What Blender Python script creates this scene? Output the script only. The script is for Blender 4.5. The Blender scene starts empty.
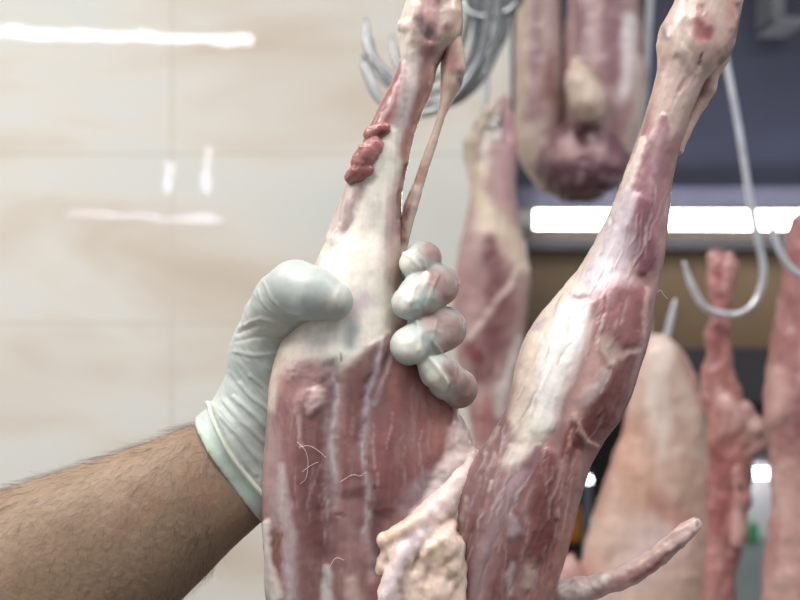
import bpy, math, random
import numpy as np
random.seed(4); np.random.seed(4)
scene = bpy.context.scene
COL = scene.collection

# ------------------------------------------------------------------ camera
LENS = 50.0
F = 800 * LENS / 36.0            # focal length in pixels of the 800 px frame
CZ = 1.5                         # camera height
cam_d = bpy.data.cameras.new('camera'); cam = bpy.data.objects.new('camera', cam_d); COL.objects.link(cam)
cam.location = (0, 0, CZ); cam.rotation_euler = (math.pi / 2, 0, 0)
cam_d.lens = LENS; cam_d.sensor_width = 36; cam_d.clip_start = 0.02
cam_d.dof.use_dof = True; cam_d.dof.focus_distance = 0.482; cam_d.dof.aperture_fstop = 9.0
scene.camera = cam
scene.view_settings.view_transform = 'Standard'
scene.view_settings.look = 'None'
scene.view_settings.exposure = 0.0
scene.view_settings.gamma = 1.0
scene.view_settings.use_curve_mapping = False
D0 = 0.50                        # distance of the held carcass


def PW(px, py, d):
    """point of the place at depth d seen at photo position px, py"""
    px = np.asarray(px, float); py = np.asarray(py, float); d = np.asarray(d, float) + 0 * px
    return np.stack([(px - 400) / F * d, d, CZ - (py - 300) / F * d], -1)


def lin(c):
    c = np.asarray(c, float) / 255.0
    return np.where(c <= 0.04045, c / 12.92, ((c + 0.055) / 1.055) ** 2.4)


# ------------------------------------------------------------------ noise
def _hash(i, j, k, seed):
    n = (i * 374761393 + j * 668265263 + k * 2147483647 + seed * 1274126177) & 0xFFFFFFFF
    n = ((n ^ (n >> 13)) * 1274126177) & 0xFFFFFFFF
    n = ((n ^ (n >> 16)) * 2246822519) & 0xFFFFFFFF
    return ((n ^ (n >> 15)) & 0xFFFF) / 65535.0 * 2 - 1


def noise(p, seed=0):
    p = np.asarray(p, float)
    i = np.floor(p).astype(np.int64); f = p - i
    f = f * f * f * (f * (f * 6 - 15) + 10)
    r = 0
    for a in (0, 1):
        for b in (0, 1):
            for c in (0, 1):
                w = (f[..., 0] if a else 1 - f[..., 0]) * (f[..., 1] if b else 1 - f[..., 1]) * (f[..., 2] if c else 1 - f[..., 2])
                r = r + w * _hash(i[..., 0] + a, i[..., 1] + b, i[..., 2] + c, seed)
    return r


def fbm(p, octv=4, seed=0):
    r = 0; a = 0.5
    for o in range(octv):
        r = r + a * noise(p * 2 ** o, seed + o); a *= 0.5
    return r


def sstep(a, b, x):
    t = np.clip((x - a) / (b - a), 0, 1)
    return t * t * (3 - 2 * t)


# ------------------------------------------------------------------ mesh builders
def make_mesh(name, V, Q, ngons=(), col=None):
    me = bpy.data.meshes.new(name)
    V = np.asarray(V, np.float32); Q = np.asarray(Q, np.int32).reshape(-1, 4)
    loops = [Q.ravel()]; starts = [np.arange(len(Q)) * 4]; off = len(Q) * 4
    for g in ngons:
        loops.append(np.asarray(g, np.int32)); starts.append(np.array([off])); off += len(g)
    loops = np.concatenate(loops).astype(np.int32); starts = np.concatenate(starts).astype(np.int32)
    me.vertices.add(len(V)); me.vertices.foreach_set('co', V.ravel())
    me.loops.add(len(loops)); me.loops.foreach_set('vertex_index', loops)
    me.polygons.add(len(starts)); me.polygons.foreach_set('loop_start', starts)
    me.update(calc_edges=True); me.validate()
    me.polygons.foreach_set('use_smooth', np.ones(len(me.polygons), bool))
    if col is not None:
        at = me.color_attributes.new('Col', 'FLOAT_COLOR', 'POINT')
        at.data.foreach_set('color', np.concatenate([col, np.ones((len(col), 1))], 1).astype(np.float32).ravel())
    me.update()
    return me


def link(name, me, m, parent=None, label=None, cat=None, group=None, kind=None):
    o = bpy.data.objects.new(name, me); COL.objects.link(o)
    if me is not None and m is not None: me.materials.append(m)
    if parent is not None:
        o.parent = parent
        o.matrix_parent_inverse = parent.matrix_world.inverted() if parent.matrix_world else o.matrix_parent_inverse
    if label: o['label'] = label
    if cat: o['category'] = cat
    if group: o['group'] = group
    if kind: o['kind'] = kind
    return o


def thing(name, loc, label, cat, group=None):
    o = bpy.data.objects.new(name, None); COL.objects.link(o); o.empty_display_size = 0.02
    o.location = tuple(float(v) for v in loc); o['label'] = label; o['category'] = cat
    if group: o['group'] = group
    bpy.context.view_layer.update()
    return o


def grid_normals(V, nr, ns):
    G = V.reshape(nr, ns, 3)
    du = np.roll(G, -1, 1) - np.roll(G, 1, 1)
    dv = np.gradient(G, axis=0)
    n = np.cross(dv, du)
    n /= np.linalg.norm(n, axis=2, keepdims=True) + 1e-12
    return n.reshape(-1, 3)


def mesh_normals(V, Q):
    n = np.cross(V[Q[:, 2]] - V[Q[:, 0]], V[Q[:, 3]] - V[Q[:, 1]])
    N = np.zeros_like(V)
    for c in range(4):
        for a in range(3):
            N[:, a] += np.bincount(Q[:, c], n[:, a], len(V))
    return N / (np.linalg.norm(N, axis=1, keepdims=True) + 1e-12)


def smooth_rows(A, n):
    if n <= 0: return A
    k = np.hanning(2 * n + 3)[1:-1]; k /= k.sum()
    P = np.pad(A, ((n, n), (0, 0)), mode='edge')
    # keep the ends where they are by reflecting them
    P[:n] = 2 * A[0] - A[1:n + 1][::-1]; P[-n:] = 2 * A[-1] - A[-n - 1:-1][::-1]
    return np.stack([np.convolve(P[:, c], k, 'valid') for c in range(A.shape[1])], 1)


def loft(pairs, depth, nr=300, ns=160, expo=2.25, sm=4, cap0=0.4, cap1=0.4):
    """pairs: (lx, ly, rx, ry, depth offset mm, thickness ratio); rings run from l to r and round the back"""
    A = np.array(pairs, float)
    mid = (A[:, 0:2] + A[:, 2:4]) / 2
    s = np.concatenate([[0], np.cumsum(np.linalg.norm(np.diff(mid, axis=0), axis=1))])
    t = np.linspace(0, s[-1], nr)
    B = np.stack([np.interp(t, s, A[:, c]) for c in range(6)], 1)
    B = smooth_rows(B, sm)
    d = depth + B[:, 4] / 1000
    L = PW(B[:, 0], B[:, 1], d); R = PW(B[:, 2], B[:, 3], d)
    c = (L + R) / 2; a = (R - L) / 2; w = np.linalg.norm(a, axis=1); th = w * B[:, 5]
    # rounded ends
    ncap = 8
    def cap(i, sgn, ratio):
        j = i + (1 if i == 0 else -1)
        axis = c[i] - c[j]; axis /= np.linalg.norm(axis)
        out = []
        for q in range(1, ncap + 1):
            ph = q / ncap * math.pi / 2 * 0.97
            out.append((c[i] + axis * math.sin(ph) * w[i] * ratio, a[i] * math.cos(ph), th[i] * math.cos(ph)))
        return out
    k0 = cap(0, -1, cap0)[::-1]; k1 = cap(-1 if False else nr - 1, 1, cap1)
    C = np.concatenate([[x[0] for x in k0], c, [x[0] for x in k1]])
    AA = np.concatenate([[x[1] for x in k0], a, [x[1] for x in k1]])
    T = np.concatenate([[x[2] for x in k0], th, [x[2] for x in k1]])
    th_ = np.linspace(0, 2 * math.pi, ns, endpoint=False)
    co = np.sign(np.cos(th_)) * np.abs(np.cos(th_)) ** (2 / expo); si = np.sign(np.sin(th_)) * np.abs(np.sin(th_)) ** (2 / expo)
    V = C[:, None] + AA[:, None] * co[None, :, None]
    V[:, :, 1] -= T[:, None] * si[None, :]
    n = len(C)
    V = V.reshape(-1, 3)
    i = np.arange(n - 1)[:, None] * ns; j = np.arange(ns)[None]; j2 = (j + 1) % ns
    Q = np.stack([i + j, i + j2, i + ns + j2, i + ns + j], -1).reshape(-1, 4)
    N = grid_normals(V, n, ns)
    cc = np.repeat(C, ns, 0)
    if np.mean(np.sum(N * (V - cc), 1)) < 0: N = -N; flip = True
    fn = np.cross(V[Q[:, 1]] - V[Q[:, 0]], V[Q[:, 2]] - V[Q[:, 0]])
    if np.mean(np.sum(fn * N[Q[:, 0]], 1)) < 0: Q = Q[:, ::-1]
    first = list(range(ns)); last = list(range((n - 1) * ns, n * ns))
    return V, Q, N, (first[::-1], last)


def project(V):
    return 400 + V[:, 0] / V[:, 1] * F, 300 - (V[:, 2] - CZ) / V[:, 1] * F


def stroke(x, y, pts, soft):
    """0..1 mask of a tapered brush line through pts (x, y, radius)"""
    best = np.full(x.shape, 1e9)
    P = [tuple(map(float, p)) for p in pts]
    if len(P) == 1: P = P * 2
    for (x0, y0, r0), (x1, y1, r1) in zip(P[:-1], P[1:]):
        dx, dy = x1 - x0, y1 - y0; L2 = dx * dx + dy * dy + 1e-9
        t = np.clip(((x - x0) * dx + (y - y0) * dy) / L2, 0, 1)
        d = np.hypot(x - x0 - t * dx, y - y0 - t * dy) / (r0 + (r1 - r0) * t)
        best = np.minimum(best, d)
    return 1 - sstep(1 - soft, 1 + soft, best)


def paint(V, base, layers, warp=1.0, grain=(1.0, 1.0), gdir=(0.3, -1.0), mottle=0.10, seed=0, scale=1.0, calm=.18, deep=.40):
    """albedo of each vertex + height in mm; layers = (colour, strength, softness, height, points)"""
    x, y = project(V)
    q = np.stack([x, y, V[:, 1] / D0 * 450], 1) / scale      # about one unit per photo pixel
    wx = 6 * warp * fbm(q / 28, 3, seed + 1) * scale; wy = 6 * warp * fbm(q / 28, 3, seed + 7) * scale
    wx += 1.3 * warp * fbm(q / 6, 2, seed + 11) * scale; wy += 1.3 * warp * fbm(q / 6, 2, seed + 17) * scale
    X = x + wx; Y = y + wy
    def tone(c):
        c = lin(c); g = float(c @ np.array([.3, .55, .15])); sat = max(0.0, (c[0] - c[1]) / c[0]); return (c * (1 - calm) + g * calm) * (1 - deep * sat)
    col = np.repeat(tone(base)[None], len(V), 0); h = np.zeros(len(V))
    var = np.clip(.85 + 1.3 * fbm(q / 9, 3, seed + 51), .2, 1)
    var2 = np.clip(.97 + .35 * fbm(q / 14, 3, seed + 57), .5, 1)
    for c, st, soft, hh, pts in layers:
        thin = max(p[2] for p in pts) < 5.5
        m = stroke(X, Y, pts, min(.95, soft * (1.7 if thin else 1.4)))
        if c is not None:
            ms = (m * st * (var if thin else var2))[:, None]
            col = col * (1 - ms) + tone(c)[None] * ms
        if hh: h += hh * m
    g = np.array(gdir, float); g /= np.linalg.norm(g)
    u = x * g[0] + y * g[1]; v = -x * g[1] + y * g[0]
    st = fbm(np.stack([u / 60, v / 3.2, q[:, 2] / 30], 1), 3, seed + 23)
    col *= (1 + 0.13 * grain[0] * st)[:, None]
    mo = .6 * fbm(np.stack([u / 40, v / 7, q[:, 2] / 20], 1), 4, seed + 31) + .4 * fbm(q / 12, 3, seed + 37)
    pale = lin((226, 205, 200))
    k = np.clip(mo * 1.6 - 0.12, 0, 1)[:, None] * mottle * 2.2
    col = col * (1 - k) + pale * k
    col *= (1 + mottle * 1.2 * fbm(q / 22, 3, seed + 41))[:, None]
    return np.clip(col, 0.003, 0.95), h, st


# ------------------------------------------------------------------ distance-field shapes (hand, fat, lumps)
def blobs_mesh(groups, h, kouter, pad=3, smooth=2, cut=None):
    """groups: list of (k, [(p0, r0, p1, r1), ...]) tapered capsules in metres"""
    pts = []
    for k, prims in groups:
        for p0, r0, p1, r1 in prims:
            for p, r in ((p0, r0), (p1, r1)):
                pts.append(np.asarray(p) - r - 0.003); pts.append(np.asarray(p) + r + 0.003)
    lo = np.min(pts, 0) - pad * h; hi = np.max(pts, 0) + pad * h
    n = np.ceil((hi - lo) / h).astype(int) + 1
    gx = (lo[0] + h * np.arange(n[0])).astype(np.float32)[:, None, None]
    gy = (lo[1] + h * np.arange(n[1])).astype(np.float32)[None, :, None]
    gz = (lo[2] + h * np.arange(n[2])).astype(np.float32)[None, None, :]
    def capsule(p0, r0, p1, r1):
        d = np.asarray(p1, float) - np.asarray(p0, float); L2 = float(d @ d) + 1e-12
        t = ((gx - p0[0]) * d[0] + (gy - p0[1]) * d[1] + (gz - p0[2]) * d[2]) / L2
        t = np.clip(t, 0, 1)
        return np.sqrt((gx - p0[0] - t * d[0]) ** 2 + (gy - p0[1] - t * d[1]) ** 2 + (gz - p0[2] - t * d[2]) ** 2) - (r0 + (r1 - r0) * t)
    def smin(a, b, k):
        hh = np.clip(0.5 + 0.5 * (b - a) / k, 0, 1)
        return b * (1 - hh) + a * hh - k * hh * (1 - hh)
    tot = None
    for k, prims in groups:
        g = None
        for pr in prims:
            c = capsule(*pr); g = c if g is None else smin(g, c, k)
        tot = g if tot is None else smin(tot, g, kouter)
    if cut is not None:
        p, nn = cut
        tot = np.maximum(tot, (gx - p[0]) * nn[0] + (gy - p[1]) * nn[1] + (gz - p[2]) * nn[2])
    f = tot; s = f < 0
    C = [(a, b, c) for a in (0, 1) for b in (0, 1) for c in (0, 1)]
    m = [n[0] - 1, n[1] - 1, n[2] - 1]
    cnt = np.zeros(m, np.int8)
    for a, b, c in C: cnt += s[a:a + m[0], b:b + m[1], c:c + m[2]]
    mixed = (cnt > 0) & (cnt < 8)
    I = np.argwhere(mixed)
    acc = np.zeros((len(I), 3)); num = np.zeros(len(I))
    for ia in range(8):
        for ib in range(ia + 1, 8):
            A, B = np.array(C[ia]), np.array(C[ib])
            if np.abs(A - B).sum() != 1: continue
            fa = f[tuple((I + A).T)]; fb = f[tuple((I + B).T)]
            x = (fa < 0) != (fb < 0)
            t = np.where(x, fa / np.where(x, fa - fb, 1), 0)
            acc += np.where(x[:, None], A + (B - A) * t[:, None], 0); num += x
    V = lo + h * (I + acc / num[:, None])
    idg = np.full(m, -1, np.int64); idg[mixed] = np.arange(len(I))
    Qs = []
    for ax in range(3):
        sl0 = [slice(None)] * 3; sl1 = [slice(None)] * 3
        sl0[ax] = slice(0, -1); sl1[ax] = slice(1, None)
        x = np.argwhere(s[tuple(sl0)] != s[tuple(sl1)])
        b, c = (ax + 1) % 3, (ax + 2) % 3
        x = x[(x[:, b] > 0) & (x[:, c] > 0) & (x[:, b] < m[b]) & (x[:, c] < m[c])]
        ins = s[tuple(x.T)]
        q = []
        for db, dc in ((1, 1), (0, 1), (0, 0), (1, 0)):
            y = x.copy(); y[:, b] -= db; y[:, c] -= dc
            q.append(idg[tuple(y.T)])
        q = np.stack(q, 1)
        q[~ins] = q[~ins][:, ::-1]
        Qs.append(q)
    Q = np.concatenate(Qs)
    for it in range(smooth):
        A = np.zeros_like(V); w = np.zeros(len(V))
        for a in range(4):
            for nb in ((a + 1) % 4,):
                for ax in range(3):
                    A[:, ax] += np.bincount(Q[:, a], V[Q[:, nb], ax], len(V))
                    A[:, ax] += np.bincount(Q[:, nb], V[Q[:, a], ax], len(V))
                w += np.bincount(Q[:, a], minlength=len(V)) + np.bincount(Q[:, nb], minlength=len(V))
        V = V * 0.5 + 0.5 * A / w[:, None]
    N = mesh_normals(V, Q)
    return V, Q, N


def K(px, py, dd, r, depth=D0):
    """(point, radius) with dd and r in mm"""
    return PW(px, py, depth + dd / 1000.0), r / 1000.0


def chain(*nodes, depth=D0):
    ks = [K(*n, depth=depth) for n in nodes]
    if len(ks) == 1: ks = ks * 2
    return [(a[0], a[1], b[0], b[1]) for a, b in zip(ks[:-1], ks[1:])]


def tube(pts, radius, ns=14, closed_ends=True, sub=6):
    """round bar through 3-D points (catmull-rom); radius a number or a list"""
    P = np.array(pts, float); n = len(P)
    R = np.array(radius if np.ndim(radius) else [radius] * n, float)
    ext = np.concatenate([[2 * P[0] - P[1]], P, [2 * P[-1] - P[-2]]])
    out = []; rr = []
    for i in range(n - 1):
        p0, p1, p2, p3 = ext[i:i + 4]
        for t in np.linspace(0, 1, sub, endpoint=False):
            out.append(0.5 * (2 * p1 + (p2 - p0) * t + (2 * p0 - 5 * p1 + 4 * p2 - p3) * t * t + (3 * p1 - p0 - 3 * p2 + p3) * t ** 3))
            rr.append(R[i] * (1 - t) + R[i + 1] * t)
    out.append(P[-1]); rr.append(R[-1])
    C = np.array(out); rr = np.array(rr)
    T = np.gradient(C, axis=0); T /= np.linalg.norm(T, axis=1, keepdims=True) + 1e-12
    u = np.cross(T[0], (0.31, 0.9, 0.2)); u /= np.linalg.norm(u)
    V = []
    ang = np.linspace(0, 2 * math.pi, ns, endpoint=False)
    # rounded ends
    Cs = [C[0] - T[0] * rr[0] * 0.6] + list(C) + [C[-1] + T[-1] * rr[-1] * 0.6]
    Rs = [rr[0] * 0.55] + list(rr) + [rr[-1] * 0.55]; Ts = [T[0]] + list(T) + [T[-1]]
    for c, r, t in zip(Cs, Rs, Ts):
        u = u - t * (u @ t); u /= np.linalg.norm(u); v = np.cross(t, u)
        V.append(c + r * (np.cos(ang)[:, None] * u + np.sin(ang)[:, None] * v))
    m = len(V); V = np.concatenate(V)
    i = np.arange(m - 1)[:, None] * ns; j = np.arange(ns)[None]
    Q = np.stack([i + j, i + (j + 1) % ns, i + ns + (j + 1) % ns, i + ns + j], -1).reshape(-1, 4)
    return V, Q, (list(range(ns))[::-1], list(range((m - 1) * ns, m * ns)))


def box(x0, x1, y0, y1, z0, z1, bev=0.0):
    V = np.array([(x, y, z) for x in (x0, x1) for y in (y0, y1) for z in (z0, z1)], float)
    Q = [(0, 1, 3, 2), (4, 6, 7, 5), (0, 4, 5, 1), (2, 3, 7, 6), (0, 2, 6, 4), (1, 5, 7, 3)]
    return V, np.array(Q)


def box_obj(name, dims, m, parent=None, bev=0.0, **kw):
    V, Q = box(*dims)
    me = make_mesh(name, V, Q)
    me.polygons.foreach_set('use_smooth', np.zeros(len(me.polygons), bool))
    o = link(name, me, m, parent, **kw)
    if bev:
        b = o.modifiers.new('bevel', 'BEVEL'); b.width = bev; b.segments = 3
    return o


# ------------------------------------------------------------------ materials
def nmat(name):
    m = bpy.data.materials.new(name); m.use_nodes = True
    nt = m.node_tree; b = nt.nodes['Principled BSDF']
    return m, nt, b


def N_(nt, t, **kw):
    n = nt.nodes.new(t)
    for k, v in kw.items(): setattr(n, k, v)
    return n


def flesh(name, rough=0.30, sss=0.15, bump=0.10, nscale=420, coat=0.18, rad=0.004, spec=0.42):
    m, nt, b = nmat(name)
    at = N_(nt, 'ShaderNodeAttribute', attribute_name='Col')
    tc = N_(nt, 'ShaderNodeTexCoord')
    n1 = N_(nt, 'ShaderNodeTexNoise'); n1.inputs['Scale'].default_value = nscale; n1.inputs['Detail'].default_value = 5
    nt.links.new(tc.outputs['Object'], n1.inputs['Vector'])
    mr = N_(nt, 'ShaderNodeMapRange'); mr.inputs['From Min'].default_value = .3; mr.inputs['From Max'].default_value = .7
    mr.inputs['To Min'].default_value = .95; mr.inputs['To Max'].default_value = 1.05
    nt.links.new(n1.outputs['Fac'], mr.inputs['Value'])
    mx = N_(nt, 'ShaderNodeMix', data_type='RGBA', blend_type='MULTIPLY'); mx.inputs['Factor'].default_value = 1
    nt.links.new(at.outputs['Color'], mx.inputs['A']); nt.links.new(mr.outputs['Result'], mx.inputs['B'])
    nt.links.new(mx.outputs['Result'], b.inputs['Base Color'])
    n2 = N_(nt, 'ShaderNodeTexNoise'); n2.inputs['Scale'].default_value = nscale * .6; n2.inputs['Detail'].default_value = 4
    nt.links.new(tc.outputs['Object'], n2.inputs['Vector'])
    bp = N_(nt, 'ShaderNodeBump'); bp.inputs['Strength'].default_value = bump; bp.inputs['Distance'].default_value = 0.0012
    nt.links.new(n2.outputs['Fac'], bp.inputs['Height']); nt.links.new(bp.outputs['Normal'], b.inputs['Normal'])
    nt.links.new(bp.outputs['Normal'], b.inputs['Coat Normal'])
    r2 = N_(nt, 'ShaderNodeMapRange'); r2.inputs['To Min'].default_value = rough - .1; r2.inputs['To Max'].default_value = rough + .14
    nt.links.new(n1.outputs['Fac'], r2.inputs['Value']); nt.links.new(r2.outputs['Result'], b.inputs['Roughness'])
    b.inputs['Subsurface Weight'].default_value = sss; b.inputs['Subsurface Radius'].default_value = (1, .35, .25)
    b.inputs['Subsurface Scale'].default_value = rad
    b.inputs['Coat Weight'].default_value = coat; b.inputs['Coat Roughness'].default_value = .12
    b.inputs['Specular IOR Level'].default_value = spec
    return m


def plain(name, rgb, rough=.5, metal=0.0, var=.12, scale=14, bump=0.0, coat=0.0):
    m, nt, b = nmat(name)
    tc = N_(nt, 'ShaderNodeTexCoord')
    n = N_(nt, 'ShaderNodeTexNoise'); n.inputs['Scale'].default_value = scale; n.inputs['Detail'].default_value = 5
    nt.links.new(tc.outputs['Object'], n.inputs['Vector'])
    c = lin(rgb)
    rp = N_(nt, 'ShaderNodeValToRGB')
    rp.color_ramp.elements[0].position = .3; rp.color_ramp.elements[1].position = .7
    rp.color_ramp.elements[0].color = (*[float(v) for v in c * (1 - var)], 1); rp.color_ramp.elements[1].color = (*[float(v) for v in np.clip(c * (1 + var), 0, 1)], 1)
    nt.links.new(n.outputs['Fac'], rp.inputs['Fac']); nt.links.new(rp.outputs['Color'], b.inputs['Base Color'])
    b.inputs['Roughness'].default_value = rough; b.inputs['Metallic'].default_value = metal
    b.inputs['Coat Weight'].default_value = coat
    if bump:
        bp = N_(nt, 'ShaderNodeBump'); bp.inputs['Strength'].default_value = bump; bp.inputs['Distance'].default_value = .002
        nt.links.new(n.outputs['Fac'], bp.inputs['Height']); nt.links.new(bp.outputs['Normal'], b.inputs['Normal'])
    return m


def glow(name, rgb, strength):
    m, nt, b = nmat(name)
    b.inputs['Base Color'].default_value = (.9, .9, .9, 1)
    b.inputs['Emission Color'].default_value = (*[float(v) for v in lin(rgb)], 1)
    b.inputs['Emission Strength'].default_value = strength
    return m


M_MEAT = flesh('fresh_meat')
M_FAT = flesh('soft_fat', rough=.36, sss=.3, bump=.35, nscale=300)
M_FAR = flesh('hung_meat', rough=.4, sss=.05, bump=.3, nscale=120, coat=.15)
M_GLOVE = flesh('latex_glove', rough=.46, sss=.22, bump=.10, nscale=260, coat=.06, rad=.003, spec=.4)
M_SKIN = flesh('skin', rough=.55, sss=.15, bump=.45, nscale=520, coat=.0, spec=.3)
M_HAIR = plain('dark_hair', (52, 40, 32), rough=.5)
M_FIBRE = plain('pale_fibre', (225, 205, 198), rough=.4)
M_STEEL = plain('galvanised_steel', (200, 203, 208), rough=.28, metal=.6, var=.15, scale=60)
M_STEEL_DULL = plain('dull_steel', (138, 140, 142), rough=.28, metal=.75, var=.2, scale=60)
M_TUBE = glow('lit_tube', (250, 250, 255), 14.0)
M_LAMP = glow('lit_lamp', (250, 252, 255), 9.0)
M_WHITE = plain('white_metal', (215, 215, 212), rough=.4, var=.04)

# marble tiles
def tile_material():
    m, nt, b = nmat('glossy_marble_tiles')
    geo = N_(nt, 'ShaderNodeNewGeometry')
    mp = N_(nt, 'ShaderNodeMapping'); mp.inputs['Scale'].default_value = (1.3, 1, 3.6); mp.inputs['Rotation'].default_value = (0, math.radians(14), 0)
    nt.links.new(geo.outputs['Position'], mp.inputs['Vector'])
    n1 = N_(nt, 'ShaderNodeTexNoise'); n1.inputs['Scale'].default_value = 1.6; n1.inputs['Detail'].default_value = 6; n1.inputs['Distortion'].default_value = .5
    nt.links.new(mp.outputs['Vector'], n1.inputs['Vector'])
    rp = N_(nt, 'ShaderNodeValToRGB'); e = rp.color_ramp.elements
    cols = [(.30, (202, 188, 172)), (.43, (212, 203, 190)), (.54, (217, 212, 203)), (.68, (211, 213, 207))]
    e[0].position = cols[0][0]; e[0].color = (*lin(cols[0][1]), 1); e[1].position = cols[3][0]; e[1].color = (*lin(cols[3][1]), 1)
    for p, c in cols[1:3]:
        k = e.new(p); k.color = (*lin(c), 1)
    nt.links.new(n1.outputs['Fac'], rp.inputs['Fac'])
    sx = N_(nt, 'ShaderNodeSeparateXYZ'); nt.links.new(geo.outputs['Position'], sx.inputs['Vector'])
    def joint(out, off, size):
        a = N_(nt, 'ShaderNodeMath', operation='ADD'); a.inputs[1].default_value = 60 * size - off; nt.links.new(out, a.inputs[0])
        d = N_(nt, 'ShaderNodeMath', operation='DIVIDE'); d.inputs[1].default_value = size; nt.links.new(a.outputs[0], d.inputs[0])
        f = N_(nt, 'ShaderNodeMath', operation='FRACT'); nt.links.new(d.outputs[0], f.inputs[0])
        s = N_(nt, 'ShaderNodeMath', operation='SUBTRACT'); s.inputs[1].default_value = .5; nt.links.new(f.outputs[0], s.inputs[0])
        ab = N_(nt, 'ShaderNodeMath', operation='ABSOLUTE'); nt.links.new(s.outputs[0], ab.inputs[0])
        g = N_(nt, 'ShaderNodeMath', operation='GREATER_THAN'); g.inputs[1].default_value = .5 - .0018 / size; nt.links.new(ab.outputs[0], g.inputs[0])
        return g.outputs[0]
    WY = 2.0
    jx = joint(sx.outputs['X'], (172 - 400) / F * WY, .60); jz = joint(sx.outputs['Z'], CZ + (300 - 154) / F * WY, .305)
    mxx = N_(nt, 'ShaderNodeMath', operation='MAXIMUM'); nt.links.new(jx, mxx.inputs[0]); nt.links.new(jz, mxx.inputs[1])
    mx = N_(nt, 'ShaderNodeMix', data_type='RGBA'); nt.links.new(mxx.outputs[0], mx.inputs['Factor'])
    nt.links.new(rp.outputs['Color'], mx.inputs['A']); mx.inputs['B'].default_value = (*lin((200, 191, 178)), 1)
    nt.links.new(mx.outputs['Result'], b.inputs['Base Color'])
    n2 = N_(nt, 'ShaderNodeTexNoise'); n2.inputs['Scale'].default_value = 13; n2.inputs['Detail'].default_value = 2
    nt.links.new(geo.outputs['Position'], n2.inputs['Vector'])
    bp = N_(nt, 'ShaderNodeBump'); bp.inputs['Strength'].default_value = .06; bp.inputs['Distance'].default_value = .004
    nt.links.new(n2.outputs['Fac'], bp.inputs['Height']); nt.links.new(bp.outputs['Normal'], b.inputs['Normal'])
    b.inputs['Roughness'].default_value = .025
    return m


# ================================================================== THE ROOM
M_TILE = tile_material()
WALL_R = (511 - 400) / F * 2.0
box_obj('wall_back', (-2.6, WALL_R, 2.0, 2.12, 0, 2.9), M_TILE, kind='structure')
box_obj('floor', (-2.6, 3.2, -3.2, 3.6, -.08, 0), plain('grey_floor', (120, 116, 110), rough=.3, var=.1, scale=4), kind='structure')
box_obj('ceiling', (-2.6, 3.2, -3.2, 3.6, 2.9, 2.98), plain('pale_ceiling', (205, 203, 200), rough=.7, var=.03), kind='structure')
YB = 2.6
def bx(px): return (px - 400) / F * YB
def bz(py): return CZ - (py - 300) / F * YB
M_NAVY = plain('dark_blue_grey_panel', (60, 63, 84), rough=.45, var=.2, scale=3)
box_obj('wall_right', (WALL_R - .1, 3.2, YB + .06, YB + .16, bz(186), 2.9), M_NAVY, kind='structure')
box_obj('trim_1', (WALL_R - .1, 3.2, YB + .01, YB + .16, bz(206), bz(186)), plain('grey_metal_strip', (74, 74, 90), rough=.5), kind='structure')
box_obj('trim_2', (WALL_R - .1, 3.2, YB + .02, YB + .16, bz(348), bz(206)), plain('brown_wood_panel', (104, 84, 60), rough=.5, var=.2, scale=5), kind='structure')
box_obj('shade_strip', (WALL_R - .1, 3.2, YB - .01, YB + .16, bz(250), bz(238)), plain('painted_tube_shade', (34, 31, 33), rough=.6), kind='structure')  # dark strip standing in for the shadow below the tube
box_obj('trim_3', (WALL_R - .1, 3.2, YB - .02, YB + .16, bz(402), bz(348)), plain('dark_grey_shelf', (52, 52, 56), rough=.5), kind='structure')
box_obj('wall_far', (WALL_R - .1, 3.2, 3.3, 3.4, 0, bz(395)), plain('dark_back', (40, 42, 42), rough=.6, var=.4, scale=3), kind='structure')

# ================================================================== FOREGROUND CARCASS
def fibres(n, box_, slope, seed, tones=((206, 172, 166), (214, 192, 186), (120, 66, 66)), gain=1.0):
    """fine strands of connective tissue along the muscle"""
    rg = random.Random(seed); out = []
    for i in range(n):
        x = rg.uniform(box_[0], box_[2]); y = rg.uniform(box_[1], box_[3])
        L = rg.uniform(14, 60); a = slope + rg.gauss(0, .10); r = rg.uniform(.9, 1.6)
        k = rg.gauss(0, 2)
        x += -(y - box_[1]) * slope if slope else 0
        out.append((tones[i % len(tones)], gain * rg.uniform(.15, .5), .8, rg.choice((-.2, .2, .3)), [(x, y, .7), (x - a * L / 2 + k, y + L / 2, r), (x - a * L, y + L, .7)]))
    return out
def build(name, parent, m, data, col, h, extra=0, **kw):
    V, Q, N, caps = data
    V = V + N * ((h + extra) / 1000.0)[:, None]
    return link(name, make_mesh(name, V, Q, caps, col), m, parent, **kw)

WHITE = (236, 227, 210); CREAM = (224, 206, 184); SHEATH = (196, 178, 180); RED = (140, 70, 66)

left_pairs = [
    (416, -70, 470, -62, 0, .75), (413, -40, 468, -32, 0, .75), (408, 0, 461, 2, 0, .75), (402, 18, 462, 22, 0, .75), (399, 30, 462, 38, 0, .75), (401, 45, 455, 47, 0, .75),
    (402, 56, 442, 57, 0, .85), (402, 64, 437, 66, 0, .9), (398, 75, 433, 82, 0, .9), (390, 92, 428, 96, 0, .9),
    (375, 120, 417, 124, 0, .85), (361, 150, 410, 153, 0, .8), (350, 180, 404, 183, 0, .8), (341, 203, 402, 206, 0, .8),
    (331, 235, 401, 240, 0, .8), (318, 262, 401, 268, 0, .85), (303, 295, 400, 300, 0, .88), (290, 325, 408, 325, 0, .82),
    (278, 350, 425, 350, 0, .74), (271, 375, 438, 372, 0, .67), (268, 395, 448, 395, 0, .62), (267, 415, 456, 412, 0, .6),
    (266, 435, 467, 432, 0, .6), (263, 460, 473, 458, 0, .6), (262, 480, 474, 480, 0, .6), (262, 510, 474, 510, 0, .6),
    (263, 545, 474, 545, 0, .6), (266, 600, 474, 600, 0, .6), (270, 680, 474, 680, 0, .6)]
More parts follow.
